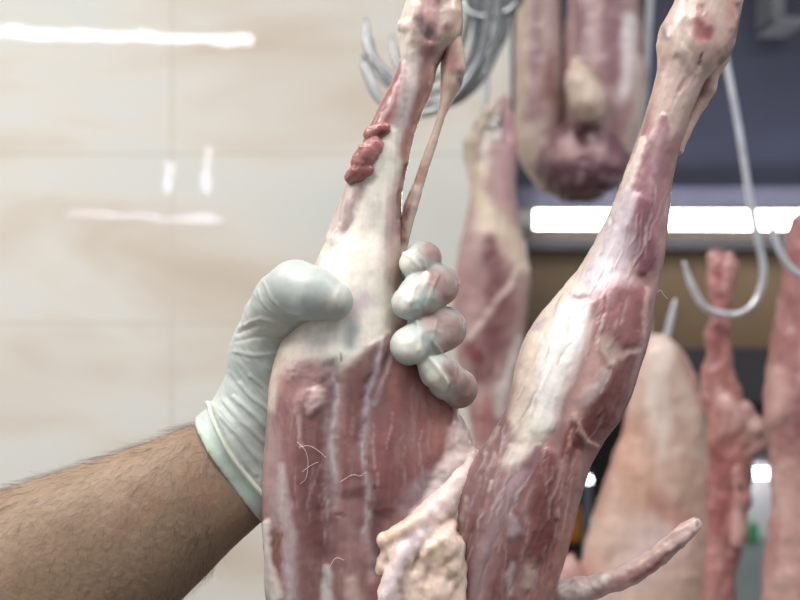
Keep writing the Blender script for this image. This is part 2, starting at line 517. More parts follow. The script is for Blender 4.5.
L_layers = [
    # hock
    ((208, 180, 166), .95, .5, 0, [(436, -60, 40), (432, 0, 34), (426, 35, 30), (415, 58, 18)]),
    ((226, 208, 190), .9, .5, .5, [(414, -30, 9), (410, 0, 9), (404, 24, 9), (407, 50, 9)]),
    ((188, 130, 135), .6, .7, 0, [(430, -5, 10), (428, 14, 9)]),
    ((122, 84, 98), .85, .5, -.8, [(421, 22, 5), (427, 31, 7), (434, 40, 4)]),
    ((150, 84, 86), .8, .5, 0, [(430, 47, 8), (421, 62, 8), (416, 76, 5)]),
    ((222, 190, 160), .7, .5, .6, [(452, 5, 6), (455, 25, 6), (450, 42, 5)]),
    
    (None, 0, .6, 1.2, [(405, 24, 5)]), (None, 0, .6, 1.3, [(448, 12, 7), (446, 24, 6)]), (None, 0, .6, -.9, [(436, 2, 3), (438, 22, 4), (430, 40, 4)]), (None, 0, .6, .8, [(416, 10, 4), (414, 40, 5)]),
    ((214, 150, 146), .5, .7, 0, [(420, 8, 5), (440, 30, 4)]), ((96, 60, 66), .6, .6, -.5, [(402, 30, 2), (403, 24, 1.5)]),
    # shank
    ((168, 92, 92), .95, .35, 1.2, [(401, 66, 5), (391, 95, 12), (378, 122, 14), (364, 150, 17), (352, 182, 15), (344, 205, 12), (336, 236, 7)]),
    ((205, 176, 172), .5, .5, .3, [(396, 82, 2), (388, 104, 2.4), (380, 124, 2)]),
    ((204, 186, 180), .9, .4, .2, [(413, 62, 8), (408, 90, 9), (400, 120, 9), (395, 140, 10)]),
    ((196, 132, 118), .85, .5, 0, [(430, 72, 4), (424, 98, 5), (413, 128, 6), (406, 160, 6), (399, 196, 6)]),
    ((218, 180, 150), .6, .5, .5, [(433, 70, 2), (426, 98, 2), (415, 128, 2), (407, 160, 2.5), (402, 190, 2)]),
    ((120, 66, 58), .7, .5, -.5, [(404, 165, 1.6), (400, 195, 2), (398, 215, 2)]),
    (WHITE, .95, .35, .6, [(391, 135, 9), (386, 160, 13), (380, 180, 17), (370, 208, 24), (362, 238, 28), (352, 265, 32)]),
    ((160, 112, 120), .75, .6, 0, [(371, 178, 5), (356, 205, 5), (344, 232, 5)]),
    ((196, 150, 150), .6, .6, 0, [(392, 200, 5), (390, 235, 7), (386, 262, 8)]),
    ((214, 182, 160), .7, .6, 0, [(398, 240, 6), (397, 270, 7), (398, 300, 8), (402, 318, 7)]),
    ((176, 128, 142), .75, .7, 0, [(338, 250, 6), (330, 262, 6), (372, 272, 7)]),
    (WHITE, .95, .3, .8, [(352, 275, 36), (348, 305, 40), (345, 322, 42), (318, 340, 24), (300, 352, 17)]),
    (CREAM, .8, .6, .2, [(300, 330, 14), (284, 356, 12), (276, 380, 8), (272, 408, 5)]),
    (WHITE, .9, .4, .6, [(380, 300, 16), (370, 330, 18), (345, 345, 18)]),
    ((150, 160, 156), .85, .7, -.6, [(352, 328, 7), (350, 342, 6)]),
    ((186, 158, 176), .6, .7, 0, [(362, 300, 10), (352, 312, 8)]),
    # thigh muscles
    ((150, 92, 88), .9, .35, 1.4, [(388, 342, 7), (372, 356, 12), (358, 372, 12), (352, 395, 12), (348, 430, 14), (348, 480, 14)]),
    ((178, 122, 118), .55, .7, .6, [(350, 500, 12), (352, 560, 14), (352, 620, 14)]),
    ((136, 80, 78), .9, .4, 1.5, [(312, 405, 14), (308, 450, 17), (314, 500, 17), (312, 545, 16), (306, 600, 16)]),
    ((126, 70, 70), .7, .7, 0, [(316, 440, 8), (318, 500, 8), (316, 550, 7)]),
    ((170, 100, 94), .9, .35, 1.8, [(412, 375, 20), (418, 405, 28), (412, 440, 34), (396, 475, 26), (386, 500, 12)]),
    ((138, 76, 78), .7, .8, 0, [(395, 430, 12), (390, 470, 18), (384, 500, 10)]),
    ((196, 112, 90), .7, .7, 0, [(396, 372, 5), (394, 388, 5)]),
    ((192, 120, 106), .6, .8, 0, [(424, 395, 14), (436, 425, 9), (432, 450, 6)]),
    # fluffy torn membrane
    ((198, 132, 120), .75, .7, 0, [(284, 378, 7), (290, 392, 6)]),
    ((196, 150, 148), .8, .7, .5, [(292, 372, 8), (304, 368, 12), (318, 372, 10), (306, 390, 12), (300, 410, 6)]),
    ((218, 184, 178), .85, .5, .9, [(320, 392, 5), (317, 404, 7), (312, 414, 4)]),
    ((205, 170, 165), .6, .6, .4, [(301, 420, 3), (301, 436, 2), (302, 444, 1.5)]),
    # sinews
    ((188, 164, 166), .6, .7, -1.4, [(333, 366, 5), (335, 392, 6), (334, 410, 7), (332, 440, 6.5), (332, 482, 6), (334, 508, 4)]),
    ((208, 196, 202), .55, .55, 0, [(334, 372, 1.5), (335, 400, 2.6), (333, 430, 2.2), (332, 480, 2)]),
    ((186, 158, 164), .6, .7, -.6, [(383, 340, 5), (378, 362, 5), (371, 390, 5), (364, 414, 5), (364, 440, 3)]),
    ((210, 198, 206), .65, .55, .3, [(383, 338, 1.8), (378, 362, 2), (371, 388, 2), (365, 410, 3), (364, 432, 1.6)]),
    ((192, 170, 178), .6, .6, .4, [(392, 346, 1.6), (387, 370, 2), (380, 397, 2.4), (375, 405, 2.6)]),
    ((120, 70, 74), .5, .6, -.5, [(388, 348, 1.4), (382, 372, 1.6), (375, 396, 1.4)]),
    ((196, 172, 172), .6, .6, -1.0, [(364, 424, 3), (364, 463, 3), (367, 485, 4), (369, 510, 4), (367, 538, 4), (371, 560, 5), (372, 580, 4)]),
    ((214, 200, 196), .5, .5, 0, [(364, 445, 1.2), (365, 480, 1.6), (369, 508, 2), (367, 530, 1.5)]),
    ((92, 58, 62), .55, .7, -1.0, [(374, 490, 3), (377, 520, 5), (379, 545, 6), (378, 570, 5)]),  # furrow between muscles, its crease shade put into the colour
    ((198, 184, 190), .4, .8, .2, [(400, 508, 8), (414, 492, 7), (428, 474, 5)]),
    ((158, 136, 158), .35, .7, 0, [(410, 512, 3), (428, 488, 3), (440, 464, 3)]),
    ((172, 132, 126), .45, .9, 0, [(350, 520, 10), (352, 580, 14)]), ((164, 120, 116), .4, .9, 0, [(302, 560, 14), (304, 610, 16)]), ((176, 130, 122), .35, .9, 0, [(404, 420, 8), (412, 450, 10)]),  # silverskin film, its milky sheen painted into the muscle colour
    # outer edge sheath
    ((176, 142, 140), .85, .6, .3, [(271, 415, 6), (270, 450, 9), (274, 490, 13), (278, 520, 12)]),
    ((200, 188, 190), .55, .7, .4, [(283, 470, 4), (284, 500, 6), (291, 535, 7), (288, 560, 8), (294, 595, 7)]),
    ((152, 98, 86), .9, .4, -.3, [(275, 540, 6), (276, 560, 7), (274, 575, 5)]),
    ((216, 206, 196), .9, .4, .9, [(268, 525, 4), (268, 560, 3), (271, 585, 8), (277, 598, 7)]),
    ((212, 202, 196), .8, .5, .3, [(328, 566, 3), (328, 590, 5), (328, 620, 6)]),
    ((214, 186, 168), .6, .6, .3, [(352, 582, 5), (354, 600, 8)]),
    ((72, 36, 36), .8, .4, -.4, [(341.5, 352, 1.0), (342, 358, 1.6), (342, 361, 1.0)]),
    ((98, 52, 52), .6, .5, -.5, [(338, 517, 1), (346, 517, 1.2)]),
    # fat edge
    ((238, 214, 204), .95, .3, 1.0, [(452, 402, 5), (459, 425, 9), (464, 450, 14), (458, 470, 17), (446, 490, 16), (430, 508, 12), (412, 524, 8)]), ((238, 214, 204), .95, .3, 1.0, [(458, 470, 16), (452, 500, 22), (448, 560, 34)]),
    ((236, 208, 198), .6, .6, .4, [(448, 430, 4), (446, 452, 4), (438, 474, 5)]),
] + fibres(60, (275, 375, 440, 570), .02, 5, gain=.55) + fibres(20, (350, 90, 400, 260), .35, 6)
fg = thing('lamb_carcass', PW(420, 640, D0), 'raw skinned lamb carcass gripped by the gloved hand, two hind legs spread wide', 'meat')
data = loft(left_pairs, D0, nr=430, ns=260, sm=5, expo=2.05)
col, h, st = paint(data[0], (158, 104, 102), L_layers, seed=3, gdir=(.05, -1), mottle=.07)
x_, y_ = project(data[0])
q_ = data[0] * 1000
fl = stroke(x_, y_, [(292, 372, 9), (304, 368, 12), (318, 380, 12), (312, 404, 12)], .6)
edge = stroke(x_, y_, [(452, 400, 6), (462, 430, 12), (466, 455, 16), (450, 480, 20)], .5)
extra = .12 * st + .3 * fbm(q_ / 6, 3, 60) + fl * 1.2 * np.abs(fbm(q_ / 2.2, 3, 5)) + edge * 1.6 * fbm(q_ / 5, 3, 8)
# rolling muscle relief
extra += 1.0 * fbm(q_ / np.array([14, 14, 40]), 2, 77)
build('hind_leg', fg, M_MEAT, data, col, h, extra, label='left hind leg with white membrane over its knee, held in the hand')

right_pairs = [
    (686, -70, 764, -55, 0, .7), (682, -40, 752, -28, 0, .7), (676, 0, 742, 4, 0, .7), (661, 28, 736, 38, 0, .72), (657, 45, 730, 55, 0, .75), (658, 60, 719, 68, 0, .8),
    (657, 72, 704, 82, 0, .85), (652, 92, 696, 103, 0, .88), (644, 118, 686, 128, 0, .88), (633, 148, 677, 156, 0, .86),
    (623, 178, 671, 184, 0, .84), (611, 212, 667, 222, 0, .84), (599, 238, 664, 245, 0, .82), (586, 260, 661, 266, 0, .8),
    (570, 281, 658, 288, -2, .76), (553, 300, 655, 308, -4, .7), (536, 320, 651, 328, -6, .68), (524, 342, 646, 350, -8, .66),
    (516, 365, 639, 372, -10, .64), (512, 385, 633, 394, -12, .62), (505, 412, 620, 420, -13, .62), (493, 437, 604, 442, -14, .62),
    (473, 463, 592, 464, -15, .6), (457, 485, 584, 486, -15, .6), (450, 505, 578, 506, -15, .6), (450, 540, 570, 540, -15, .62),
    (453, 570, 561, 570, -15, .64), (455, 600, 552, 600, -15, .66), (462, 680, 536, 680, -15, .7)]
R_layers = [
    ((216, 186, 172), .95, .4, 0, [(716, -60, 45), (705, 0, 42), (695, 40, 40), (682, 80, 28), (672, 110, 20), (660, 135, 10)]),
    ((214, 160, 140), .6, .7, 0, [(735, 0, 8), (730, 35, 8), (716, 64, 7)]),
    ((160, 66, 72), .9, .5, -.5, [(700, 6, 4), (702, 10, 3)]),
    ((164, 70, 76), .9, .6, -.7, [(694, 26, 6), (700, 33, 6), (707, 33, 5)]),
    ((150, 56, 66), .8, .6, 0, [(702, 12, 4)]), ((150, 60, 66), .8, .6, 0, [(698, 24, 4), (708, 36, 4)]), ((188, 110, 110), .6, .8, 0, [(697, 22, 12), (703, 34, 11)]),
    ((142, 122, 122), .8, .6, .5, [(663, 28, 4), (664, 36, 5)]),
    ((200, 176, 140), .6, .7, .4, [(662, 48, 5), (664, 56, 5)]),
    ((110, 66, 70), .8, .5, -.5, [(703, 52, 1), (701, 62, 1.5)]),
    ((176, 122, 132), .9, .4, .9, [(664, 116, 4), (656, 150, 12), (650, 175, 17), (646, 200, 21), (646, 235, 21), (650, 260, 14)]),
    ((206, 166, 170), .6, .6, .2, [(660, 130, 3), (652, 160, 4), (648, 190, 4)]),
    ((138, 74, 90), .95, .4, 1.2, [(638, 208, 11), (634, 226, 12), (640, 246, 14), (644, 258, 11), (641, 268, 6)]),
    ((160, 90, 104), .4, .6, .6, [(634, 216, 8), (633, 224, 8)]),
    ((226, 204, 190), .9, .4, .4, [(640, 140, 4), (630, 175, 5), (616, 208, 6), (600, 238, 8), (586, 264, 8), (570, 286, 8)]),
    ((112, 70, 72), .7, .6, -.4, [(741, 6, 2), (736, 30, 2.5), (730, 50, 3), (722, 62, 3)]), ((206, 140, 130), .6, .7, .6, [(736, 4, 4), (731, 28, 4)]), ((228, 206, 190), .6, .8, .8, [(684, 20, 8), (680, 50, 8)]), (None, 0, .6, -1.0, [(690, -6, 4), (684, 38, 4), (700, 64, 4)]), ((196, 150, 140), .5, .7, -.5, [(676, 60, 3), (690, 74, 3), (680, 90, 3)]), ((160, 126, 116), .5, .7, 0, [(660, 62, 3), (657, 78, 3)]),
    ((208, 192, 198), .9, .5, .3, [(628, 195, 6), (617, 228, 12), (611, 258, 18), (606, 285, 19), (600, 300, 12)]),
    ((196, 140, 138), .6, .7, 0, [(664, 200, 5), (660, 250, 7), (656, 285, 6)]),
    ((148, 138, 162), .7, .6, -.3, [(590, 268, 3), (583, 278, 4), (577, 284, 3)]),
    (CREAM, .9, .4, .5, [(575, 290, 12), (556, 312, 14), (542, 338, 17), (534, 375, 19), (527, 408, 17), (520, 430, 10)]),
    ((238, 232, 226), .95, .4, .9, [(580, 304, 11), (572, 322, 15), (564, 345, 16), (556, 370, 16), (547, 398, 15), (541, 424, 11)]),
    ((146, 84, 90), .85, .5, -.4, [(574, 297, 3), (582, 296, 4), (587, 297, 3)]),
    ((166, 146, 160), .7, .6, -.3, [(545, 318, 3), (538, 326, 4)]),
    ((166, 104, 105), .95, .45, 1.2, [(600, 306, 11), (618, 300, 18), (634, 300, 16), (620, 325, 17), (606, 322, 10), (632, 336, 10)]),
    ((196, 152, 158), .5, .6, 0, [(616, 285, 4), (610, 305, 4)]),
    ((158, 84, 82), .7, .5, .3, [(640, 305, 7), (634, 335, 6), (626, 350, 5)]),
    ((212, 172, 160), .8, .5, .4, [(648, 290, 3), (643, 325, 3), (638, 352, 3)]),
    ((214, 166, 156), .8, .6, .3, [(592, 352, 9), (588, 375, 11), (580, 398, 12), (572, 416, 9)]),
    ((206, 186, 168), .7, .7, .2, [(604, 342, 7), (610, 352, 8), (611, 364, 5)]),
    ((204, 176, 160), .7, .7, .4, [(611, 366, 3), (622, 358, 3.5), (636, 350, 4)]),
    ((204, 150, 136), .7, .5, .5, [(597, 342, 2), (603, 356, 2), (608, 368, 2)]),
    ((192, 172, 166), .8, .5, .6, [(602, 376, 7), (598, 388, 8), (588, 398, 7)]),
    ((132, 60, 55), .95, .4, .8, [(632, 358, 5), (624, 372, 9), (615, 390, 14), (604, 408, 15), (592, 424, 13), (584, 436, 9)]),
    ((140, 62, 56), .9, .35, .3, [(574, 424, 5), (572, 440, 8), (568, 455, 6)]),
    ((208, 160, 144), .8, .5, .8, [(574, 414, 1.5), (579, 428, 2), (588, 438, 2), (598, 444, 2)]),
    ((152, 108, 106), .9, .5, .6, [(508, 428, 8), (494, 450, 12), (478, 476, 18), (466, 505, 15), (462, 535, 10)]),
    ((206, 186, 170), .7, .5, .3, [(502, 428, 2), (497, 440, 2.5), (488, 455, 2)]),
    ((200, 172, 156), .7, .6, .6, [(467, 500, 2.5), (466, 512, 4), (463, 520, 3)]),
    ((214, 196, 178), .8, .5, .4, [(495, 480, 1.5), (492, 490, 2)]),
    ((226, 216, 196), .8, .7, .4, [(536, 425, 14), (524, 444, 10), (512, 462, 6)]),
    ((138, 92, 102), .85, .5, .3, [(536, 446, 4), (532, 460, 7), (522, 480, 8), (514, 500, 6)]),
    ((178, 148, 152), .75, .7, -.4, [(518, 474, 7), (510, 492, 9), (498, 520, 9), (486, 552, 9), (478, 590, 9)]),
    ((146, 84, 84), .8, .5, .3, [(476, 520, 5), (468, 555, 6), (462, 590, 6)]),
    ((146, 88, 84), .9, .5, .3, [(516, 520, 9), (510, 548, 12), (500, 585, 13), (498, 620, 14)]),
    ((206, 190, 190), .6, .7, .3, [(512, 520, 5), (513, 530, 6), (510, 538, 3)]),
    ((198, 180, 180), .55, .7, .2, [(510, 566, 3), (509, 580, 4), (511, 592, 3)]),
    ((136, 66, 62), .95, .45, 1.2, [(548, 456, 8), (544, 478, 12), (546, 505, 16), (540, 535, 15), (534, 556, 9)]),
    ((186, 142, 146), .5, .6, .2, [(532, 488, 2), (527, 510, 2), (523, 540, 2.5)]),
    ((190, 124, 110), .85, .5, .5, [(580, 452, 4), (576, 478, 6), (568, 512, 7), (560, 552, 9), (546, 592, 12), (540, 630, 14)]),
    ((198, 136, 122), .8, .5, .6, [(572, 430, 1.5), (568, 460, 2), (560, 490, 2), (556, 515, 2)]),
    ((206, 180, 154), .7, .6, .5, [(530, 564, 4), (528, 574, 5), (526, 584, 4)]),
] + fibres(60, (490, 440, 585, 590), .28, 7) + fibres(40, (600, 170, 680, 320), .3, 8) + fibres(30, (545, 320, 640, 430), .4, 9)
data = loft(right_pairs, D0, nr=430, ns=220, sm=5, expo=2.05)
col, h, st = paint(data[0], (176, 122, 118), R_layers, seed=9, gdir=(.45, -1), mottle=.07)
q_ = data[0] * 1000
build('hind_leg', fg, M_MEAT, data, col, h, .12 * st + .3 * fbm(q_ / 6, 3, 61) + 1.0 * fbm(q_ / np.array([14, 14, 40]), 2, 78),
      label='right hind leg with bloody red spot at its hock, hanging free')

# split tendon loops (gambrel cords)
def cord(name, nodes, base, layers, dd, seed=0, label=None):
    V, Q, N = blobs_mesh([(.0005, chain(*nodes))], .0007, .002, smooth=6)
    c, h, st = paint(V, base, layers, seed=seed, warp=.5, gdir=(.4, -1))
    V = V + N * ((.15 * st + .3 * h + .2 * fbm(V * 1000 / 4, 3, 9)) / 1000)[:, None]
    return link(name, make_mesh(name, V, Q, (), c), M_MEAT, fg, label=label)

cord('tendon', [(450, 36, -1, 5.0), (453, 54, 0, 5.4), (453, 70, 0, 5.6), (451, 84, 0, 4.8), (447, 98, 0, 3.2), (442, 114, 0, 2.1), (437, 130, 0, 1.9), (431, 148, 0, 2.2),
                (425, 164, 0, 2.4), (420, 180, 0, 2.4), (415, 194, 0, 3.0), (411, 206, 0, 3.4), (407, 222, 0, 3.0), (404, 240, 0, 2.4), (400, 256, 0, 2.4)],
     (214, 184, 160), [((196, 120, 114), .85, .6, 0, [(450, 50, 7), (452, 66, 7)]), ((70, 38, 42), .85, .5, 0, [(446, 50, 3.5), (443, 66, 3), (442, 80, 2)]),
                       ((110, 74, 92), .8, .6, 0, [(460, 72, 5), (461, 82, 4)]), ((206, 170, 158), .8, .6, 0, [(452, 92, 7)]),
                       ((196, 120, 96), .7, .6, 0, [(424, 160, 4), (418, 178, 5)]), ((146, 78, 82), .9, .5, 0, [(412, 196, 5), (404, 222, 5), (402, 240, 5)]),
                       ((212, 190, 180), .7, .5, 0, [(420, 186, 2.5), (413, 210, 2.5), (407, 232, 2.5)])], 0, 4)
cord('tendon', [(718, 56, 2, 5.5), (709, 74, 2, 4.6), (706, 88, 2, 4.6), (700, 102, 2, 3.6), (692, 116, 2, 3.2), (684, 132, 1, 3.2), (677, 150, 0, 3)],
     (206, 166, 150), [((120, 74, 82), .85, .6, 0, [(708, 82, 6), (703, 94, 5)]), ((80, 48, 54), .7, .5, 0, [(700, 84, 3), (695, 98, 2)]),
                       ((206, 160, 140), .8, .5, 0, [(712, 74, 3), (711, 84, 2)])], 0, 5)

# cut and curled shank muscle
V, Q, N = blobs_mesh([(.002, chain((371, 135, -8, 3.6), (383, 129, -9, 3.4))), (.002, chain((375, 146, -10, 4.0), (368, 153, -10, 4.8), (361, 162, -10, 4.6))),
                      (.002, chain((352, 177, -8, 3.5), (359, 172, -10, 3.9), (368, 170, -11, 2.6)))], .0006, .0006, smooth=1)
c, h, st = paint(V, (184, 112, 104), [((196, 110, 108), .7, .7, 0, [(372, 146, 5), (366, 158, 5)]), ((146, 58, 48), .8, .6, 0, [(372, 136, 5), (384, 130, 4)]),
                                    ((150, 62, 54), .8, .6, 0, [(353, 178, 5), (366, 171, 3)]), ((205, 150, 150), .5, .5, 0, [(378, 150, 1.5), (366, 166, 1.5)])], seed=12, mottle=.1, gdir=(1, .6), warp=.5)
q_ = V * 1000
V = V + N * ((.9 * (np.abs(fbm(q_ / np.array([3.5, 3.5, 2.4]), 3, 4)) - .2)) / 1000)[:, None]
link('cut_muscle', make_mesh('cut_muscle', V, Q, (), c), M_MEAT, fg, label='dark red curled stub of cut shank muscle')

# pelvic fat between the legs
fat = [
    (.001, chain((471, 457, -8, 5.0), (457, 482, -17, 6.0), (441, 504, -22, 6.5), (424, 520, -26, 6.0))),
    (.0008, chain((388, 541, -27, 4.8), (397, 535, -29, 4.6), (410, 528, -29, 4.6))), (.0008, chain((384, 560, -25, 3.6), (392, 552, -28, 4.2))), (.0008, chain((378, 574, -24, 3.0), (384, 566, -26, 3.6))),
    (.0008, chain((432, 528, -27, 4.0), (418, 538, -30, 4.3), (405, 553, -32, 4.6), (396, 574, -32, 5.0), (390, 596, -32, 5.2), (387, 640, -32, 6))),
    (.0008, chain((440, 526, -22, 6), (441, 546, -27, 7.4), (432, 558, -29, 6.2))),
    (.0008, chain((454, 545, -24, 5.5), (451, 566, -27, 5.0), (457, 582, -25, 4.6))),
    (.0008, chain((424, 562, -29, 4.8), (416, 578, -31, 4.4), (413, 600, -31, 4.6), (412, 640, -30, 6))),
    (.0008, chain((434, 574, -29, 5.0), (438, 592, -30, 5.6), (436, 640, -29, 7))),
    (.0008, chain((455, 592, -25, 5), (456, 640, -24, 7))),
    (.0008, chain((462, 516, -17, 5), (462, 545, -19, 5))),
    (.0008, chain((444, 540, -32, 3.0), (450, 550, -31, 2.6))), (.0008, chain((430, 548, -33, 2.6), (424, 556, -33, 2.4))),
    (.0008, chain((446, 568, -30, 3.0), (443, 578, -31, 2.4))), (.0008, chain((428, 588, -33, 2.4), (426, 604, -33, 2.6))),
    (.0008, chain((448, 588, -30, 2.8), (447, 604, -30, 3.0))), (.0008, chain((452, 526, -24, 3.0), (447, 534, -27, 3.0))),
    (.0008, chain((461, 500, -17, 3.2), (456, 512, -20, 3.6))), (.0008, chain((446, 508, -24, 3.0), (438, 518, -27, 3.2))), (.0008, chain((464, 534, -20, 3.0), (460, 548, -22, 3.4))),
    (.0008, chain((458, 556, -26, 2.4), (462, 568, -24, 2.8))), (.0008, chain((440, 560, -32, 2.2), (437, 570, -32, 2.6))), (.0008, chain((420, 586, -34, 2.0), (421, 604, -34, 2.4))),
    (.0008, chain((398, 544, -32, 2.0), (392, 556, -31, 2.4))), (.0008, chain((455, 572, -29, 2.0), (452, 584, -29, 2.4))), (.0008, chain((433, 594, -34, 1.8), (432, 610, -34, 2.2))), (.0008, chain((441, 582, -33, 1.6), (442, 602, -33, 2.0))),
    (.0008, chain((404, 574, -33, 2.0), (402, 596, -33, 2.2))),
]
V, Q, N = blobs_mesh(fat, .0008, .0010, smooth=4)
c, h, st = paint(V, (232, 204, 186), [((224, 206, 208), .9, .5, 0, [(430, 528, 6), (414, 541, 8), (402, 555, 9), (393, 576, 10), (386, 602, 11)]),
                                      ((206, 184, 192), .5, .6, 0, [(432, 526, 4), (418, 536, 4), (406, 548, 4)]),
                                      ((232, 210, 204), .9, .6, 0, [(470, 458, 10), (455, 484, 12), (438, 505, 12)]),
                                      ((226, 196, 158), .7, .6, 0, [(386, 540, 6), (396, 531, 6)]), ((224, 196, 160), .6, .7, 0, [(438, 552, 9), (450, 568, 7)]),
                                      ((206, 128, 110), .5, .6, 0, [(404, 590, 3), (405, 570, 2)]), ((212, 150, 130), .4, .7, 0, [(425, 592, 5)])], seed=15, mottle=.1, calm=.05)
q_ = V * 1000
V = V + N * ((1.5 * fbm(q_ / np.array([5, 5, 10]), 3, 20) + .15 * fbm(q_ / 1.8, 2, 22)) / 1000)[:, None]
link('pelvic_fat', make_mesh('pelvic_fat', V, Q, (), c), M_FAT, fg, label='lumpy cream fat and white cord between the two legs')
V, Q, N = blobs_mesh([(.003, chain((381, 578, -24, 2.6), (373, 590, -24, 3.0), (362, 606, -22, 3.4), (355, 630, -18, 3)))], .0008, .002, smooth=1)
c, h, st = paint(V, (196, 122, 98), [((222, 180, 150), .7, .6, 0, [(380, 578, 4)])], seed=17)
link('flap', make_mesh('flap', V, Q, (), c), M_MEAT, fg, label='thin orange brown flap of tissue')

# tail
tail_nodes = [(520, 606, 12, 8), (545, 598, 8, 7.6), (562, 593, 4, 6.8), (590, 588, 0, 5.4), (615, 580, -4, 5.0), (638, 570, -7, 4.8), (658, 556, -9, 4.6), (676, 540, -11, 4.3), (690, 528, -12, 3.8), (695, 524, -12, 3.0)]
V, Q, N = blobs_mesh([(.0006, chain(*tail_nodes))], .0008, .002, smooth=5)
c, h, st = paint(V, (218, 180, 172), [((236, 224, 212), .85, .6, 0, [(560, 592, 8), (590, 586, 6), (606, 578, 4)]), ((176, 104, 104), .8, .6, 0, [(598, 590, 4), (626, 580, 5), (650, 566, 5), (668, 552, 3)]),
                                      ((214, 176, 160), .7, .5, 0, [(640, 562, 3), (664, 543, 3), (684, 528, 3)]), ((150, 82, 84), .7, .5, 0, [(630, 582, 2), (656, 564, 2), (680, 544, 2)]),
                                      ((214, 204, 192), .9, .5, 0, [(696, 523, 4)]), ((110, 92, 88), .7, .5, 0, [(697, 518, 2), (699, 526, 1.5)])], seed=19, gdir=(1, -.6), mottle=.12)
V = V + N * ((.5 * st + .9 * fbm(V * 1000 / 5, 3, 30)) / 1000)[:, None]
link('tail', make_mesh('tail', V, Q, (), c), M_MEAT, fg, label='thin pink tail with pale bony tip sticking out to the right')

# loose pale threads clinging to the held thigh and to the right shank
def strand(pts, dd, r=.00009):
    P = [PW(x, y, D0 + d / 1000) for x, y, d in pts]
    V, Q, caps = tube(P, r, ns=5, sub=8)
    link('thread', make_mesh('thread', V, Q, caps), M_FIBRE, fg)
surf = lambda x, y: -1000 * .0  # placed just off the front of the meat below
strand([(297, 442, -24), (305, 450, -25.5), (308, 462, -26), (306, 478, -26.5), (300, 484, -25)], 0)
strand([(299, 447, -24.5), (310, 446, -26), (320, 452, -27.5), (326, 458, -28)], 0)
strand([(302, 472, -26), (310, 466, -26.5), (318, 462, -27)], 0)
strand([(340, 482, -29.5), (352, 475, -30), (360, 476, -30), (366, 472, -30)], 0)
strand([(330, 566, -29.5), (336, 558, -30), (344, 560, -30)], 0)
strand([(654, 296, -8), (660, 290, -10), (664, 295, -10), (668, 299, -9)], 0)

# ================================================================== PERSON (forearm and gloved hand)
arm_pairs = [(-190, 520, -60, 860, 10, .8), (-120, 512, 10, 780, 10, .8), (0, 491, 112, 668, 8, .82), (60, 472, 168, 612, 8, .82), (110, 456, 205, 577, 9, .82), (150, 442, 232, 549, 10, .8),
             (180, 429, 252, 530, 12, .78), (203, 423, 272, 513, 15, .70), (230, 415, 286, 484, 20, .62), (256, 400, 300, 450, 27, .55), (276, 362, 330, 420, 34, .55)]
data = loft(arm_pairs, D0, nr=260, ns=170, sm=5, cap0=.2, cap1=.3)
col, h, st = paint(data[0], (140, 116, 94), [((150, 124, 102), .7, .8, 0, [(120, 480, 30), (180, 460, 30), (205, 450, 20)]), ((126, 102, 80), .6, .9, 0, [(60, 600, 50), (150, 560, 30), (220, 520, 20)]),  # lit top and shaded underside of the arm painted into the skin
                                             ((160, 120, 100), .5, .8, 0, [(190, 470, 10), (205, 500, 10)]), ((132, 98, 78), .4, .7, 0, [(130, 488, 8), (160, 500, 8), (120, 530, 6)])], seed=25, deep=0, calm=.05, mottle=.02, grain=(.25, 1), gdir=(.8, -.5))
V, Q, N, caps = data
q_ = V * 1000
V = V + N * ((.5 * fbm(q_ / 18, 3, 40) + .12 * fbm(q_ / 2.5, 2, 41)) / 1000)[:, None]
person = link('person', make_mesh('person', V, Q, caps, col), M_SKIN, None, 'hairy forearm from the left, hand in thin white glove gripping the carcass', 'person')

# hairs
HV = []; HQ = []; base_i = 0
xx, yy = project(V)
cand = np.nonzero((xx > -25) & (xx < 215) & (yy < 640) & (N[:, 1] < .35))[0]
for vi in np.random.choice(cand, 2600):
    p = V[vi] + np.random.normal(0, .0005, 3); n = N[vi]
    ax = np.array([.80, 0, .55]); t = ax - n * (ax @ n); t /= np.linalg.norm(t)
    sd = np.cross(n, t); a = random.gauss(-.4, .3)
    d = -t * math.cos(a) * (.75) + sd * math.sin(a); L = random.uniform(.004, .0105)
    d /= np.linalg.norm(d)
    lift = random.uniform(.12, .6); curl = random.gauss(0, .5)
    r = random.uniform(.000028, .00005)
    pts = []
    for s in (0, .33, .66, 1.0):
        pts.append(p + L * (d * s + sd * curl * s * s * .6 + n * (lift * s - .35 * lift * s * s)) - n * .0003 * (s == 0))
    u = np.cross(d, n); u /= np.linalg.norm(u) + 1e-9; w = np.cross(u, d)
    for i, c in enumerate(pts):
        rr = r * (1 - .6 * i / 3)
        for k in range(3):
            th = 2 * math.pi * k / 3
            HV.append(c + rr * (math.cos(th) * u + math.sin(th) * w))
    for i in range(3):
        for k in range(3):
            a0 = base_i + i * 3 + k; a1 = base_i + i * 3 + (k + 1) % 3
            HQ.append((a0, a1, a1 + 3, a0 + 3))
    base_i += 12
link('arm_hair', make_mesh('arm_hair', np.array(HV), np.array(HQ)), M_HAIR, person, label='short dark hair on the forearm', kind='stuff')

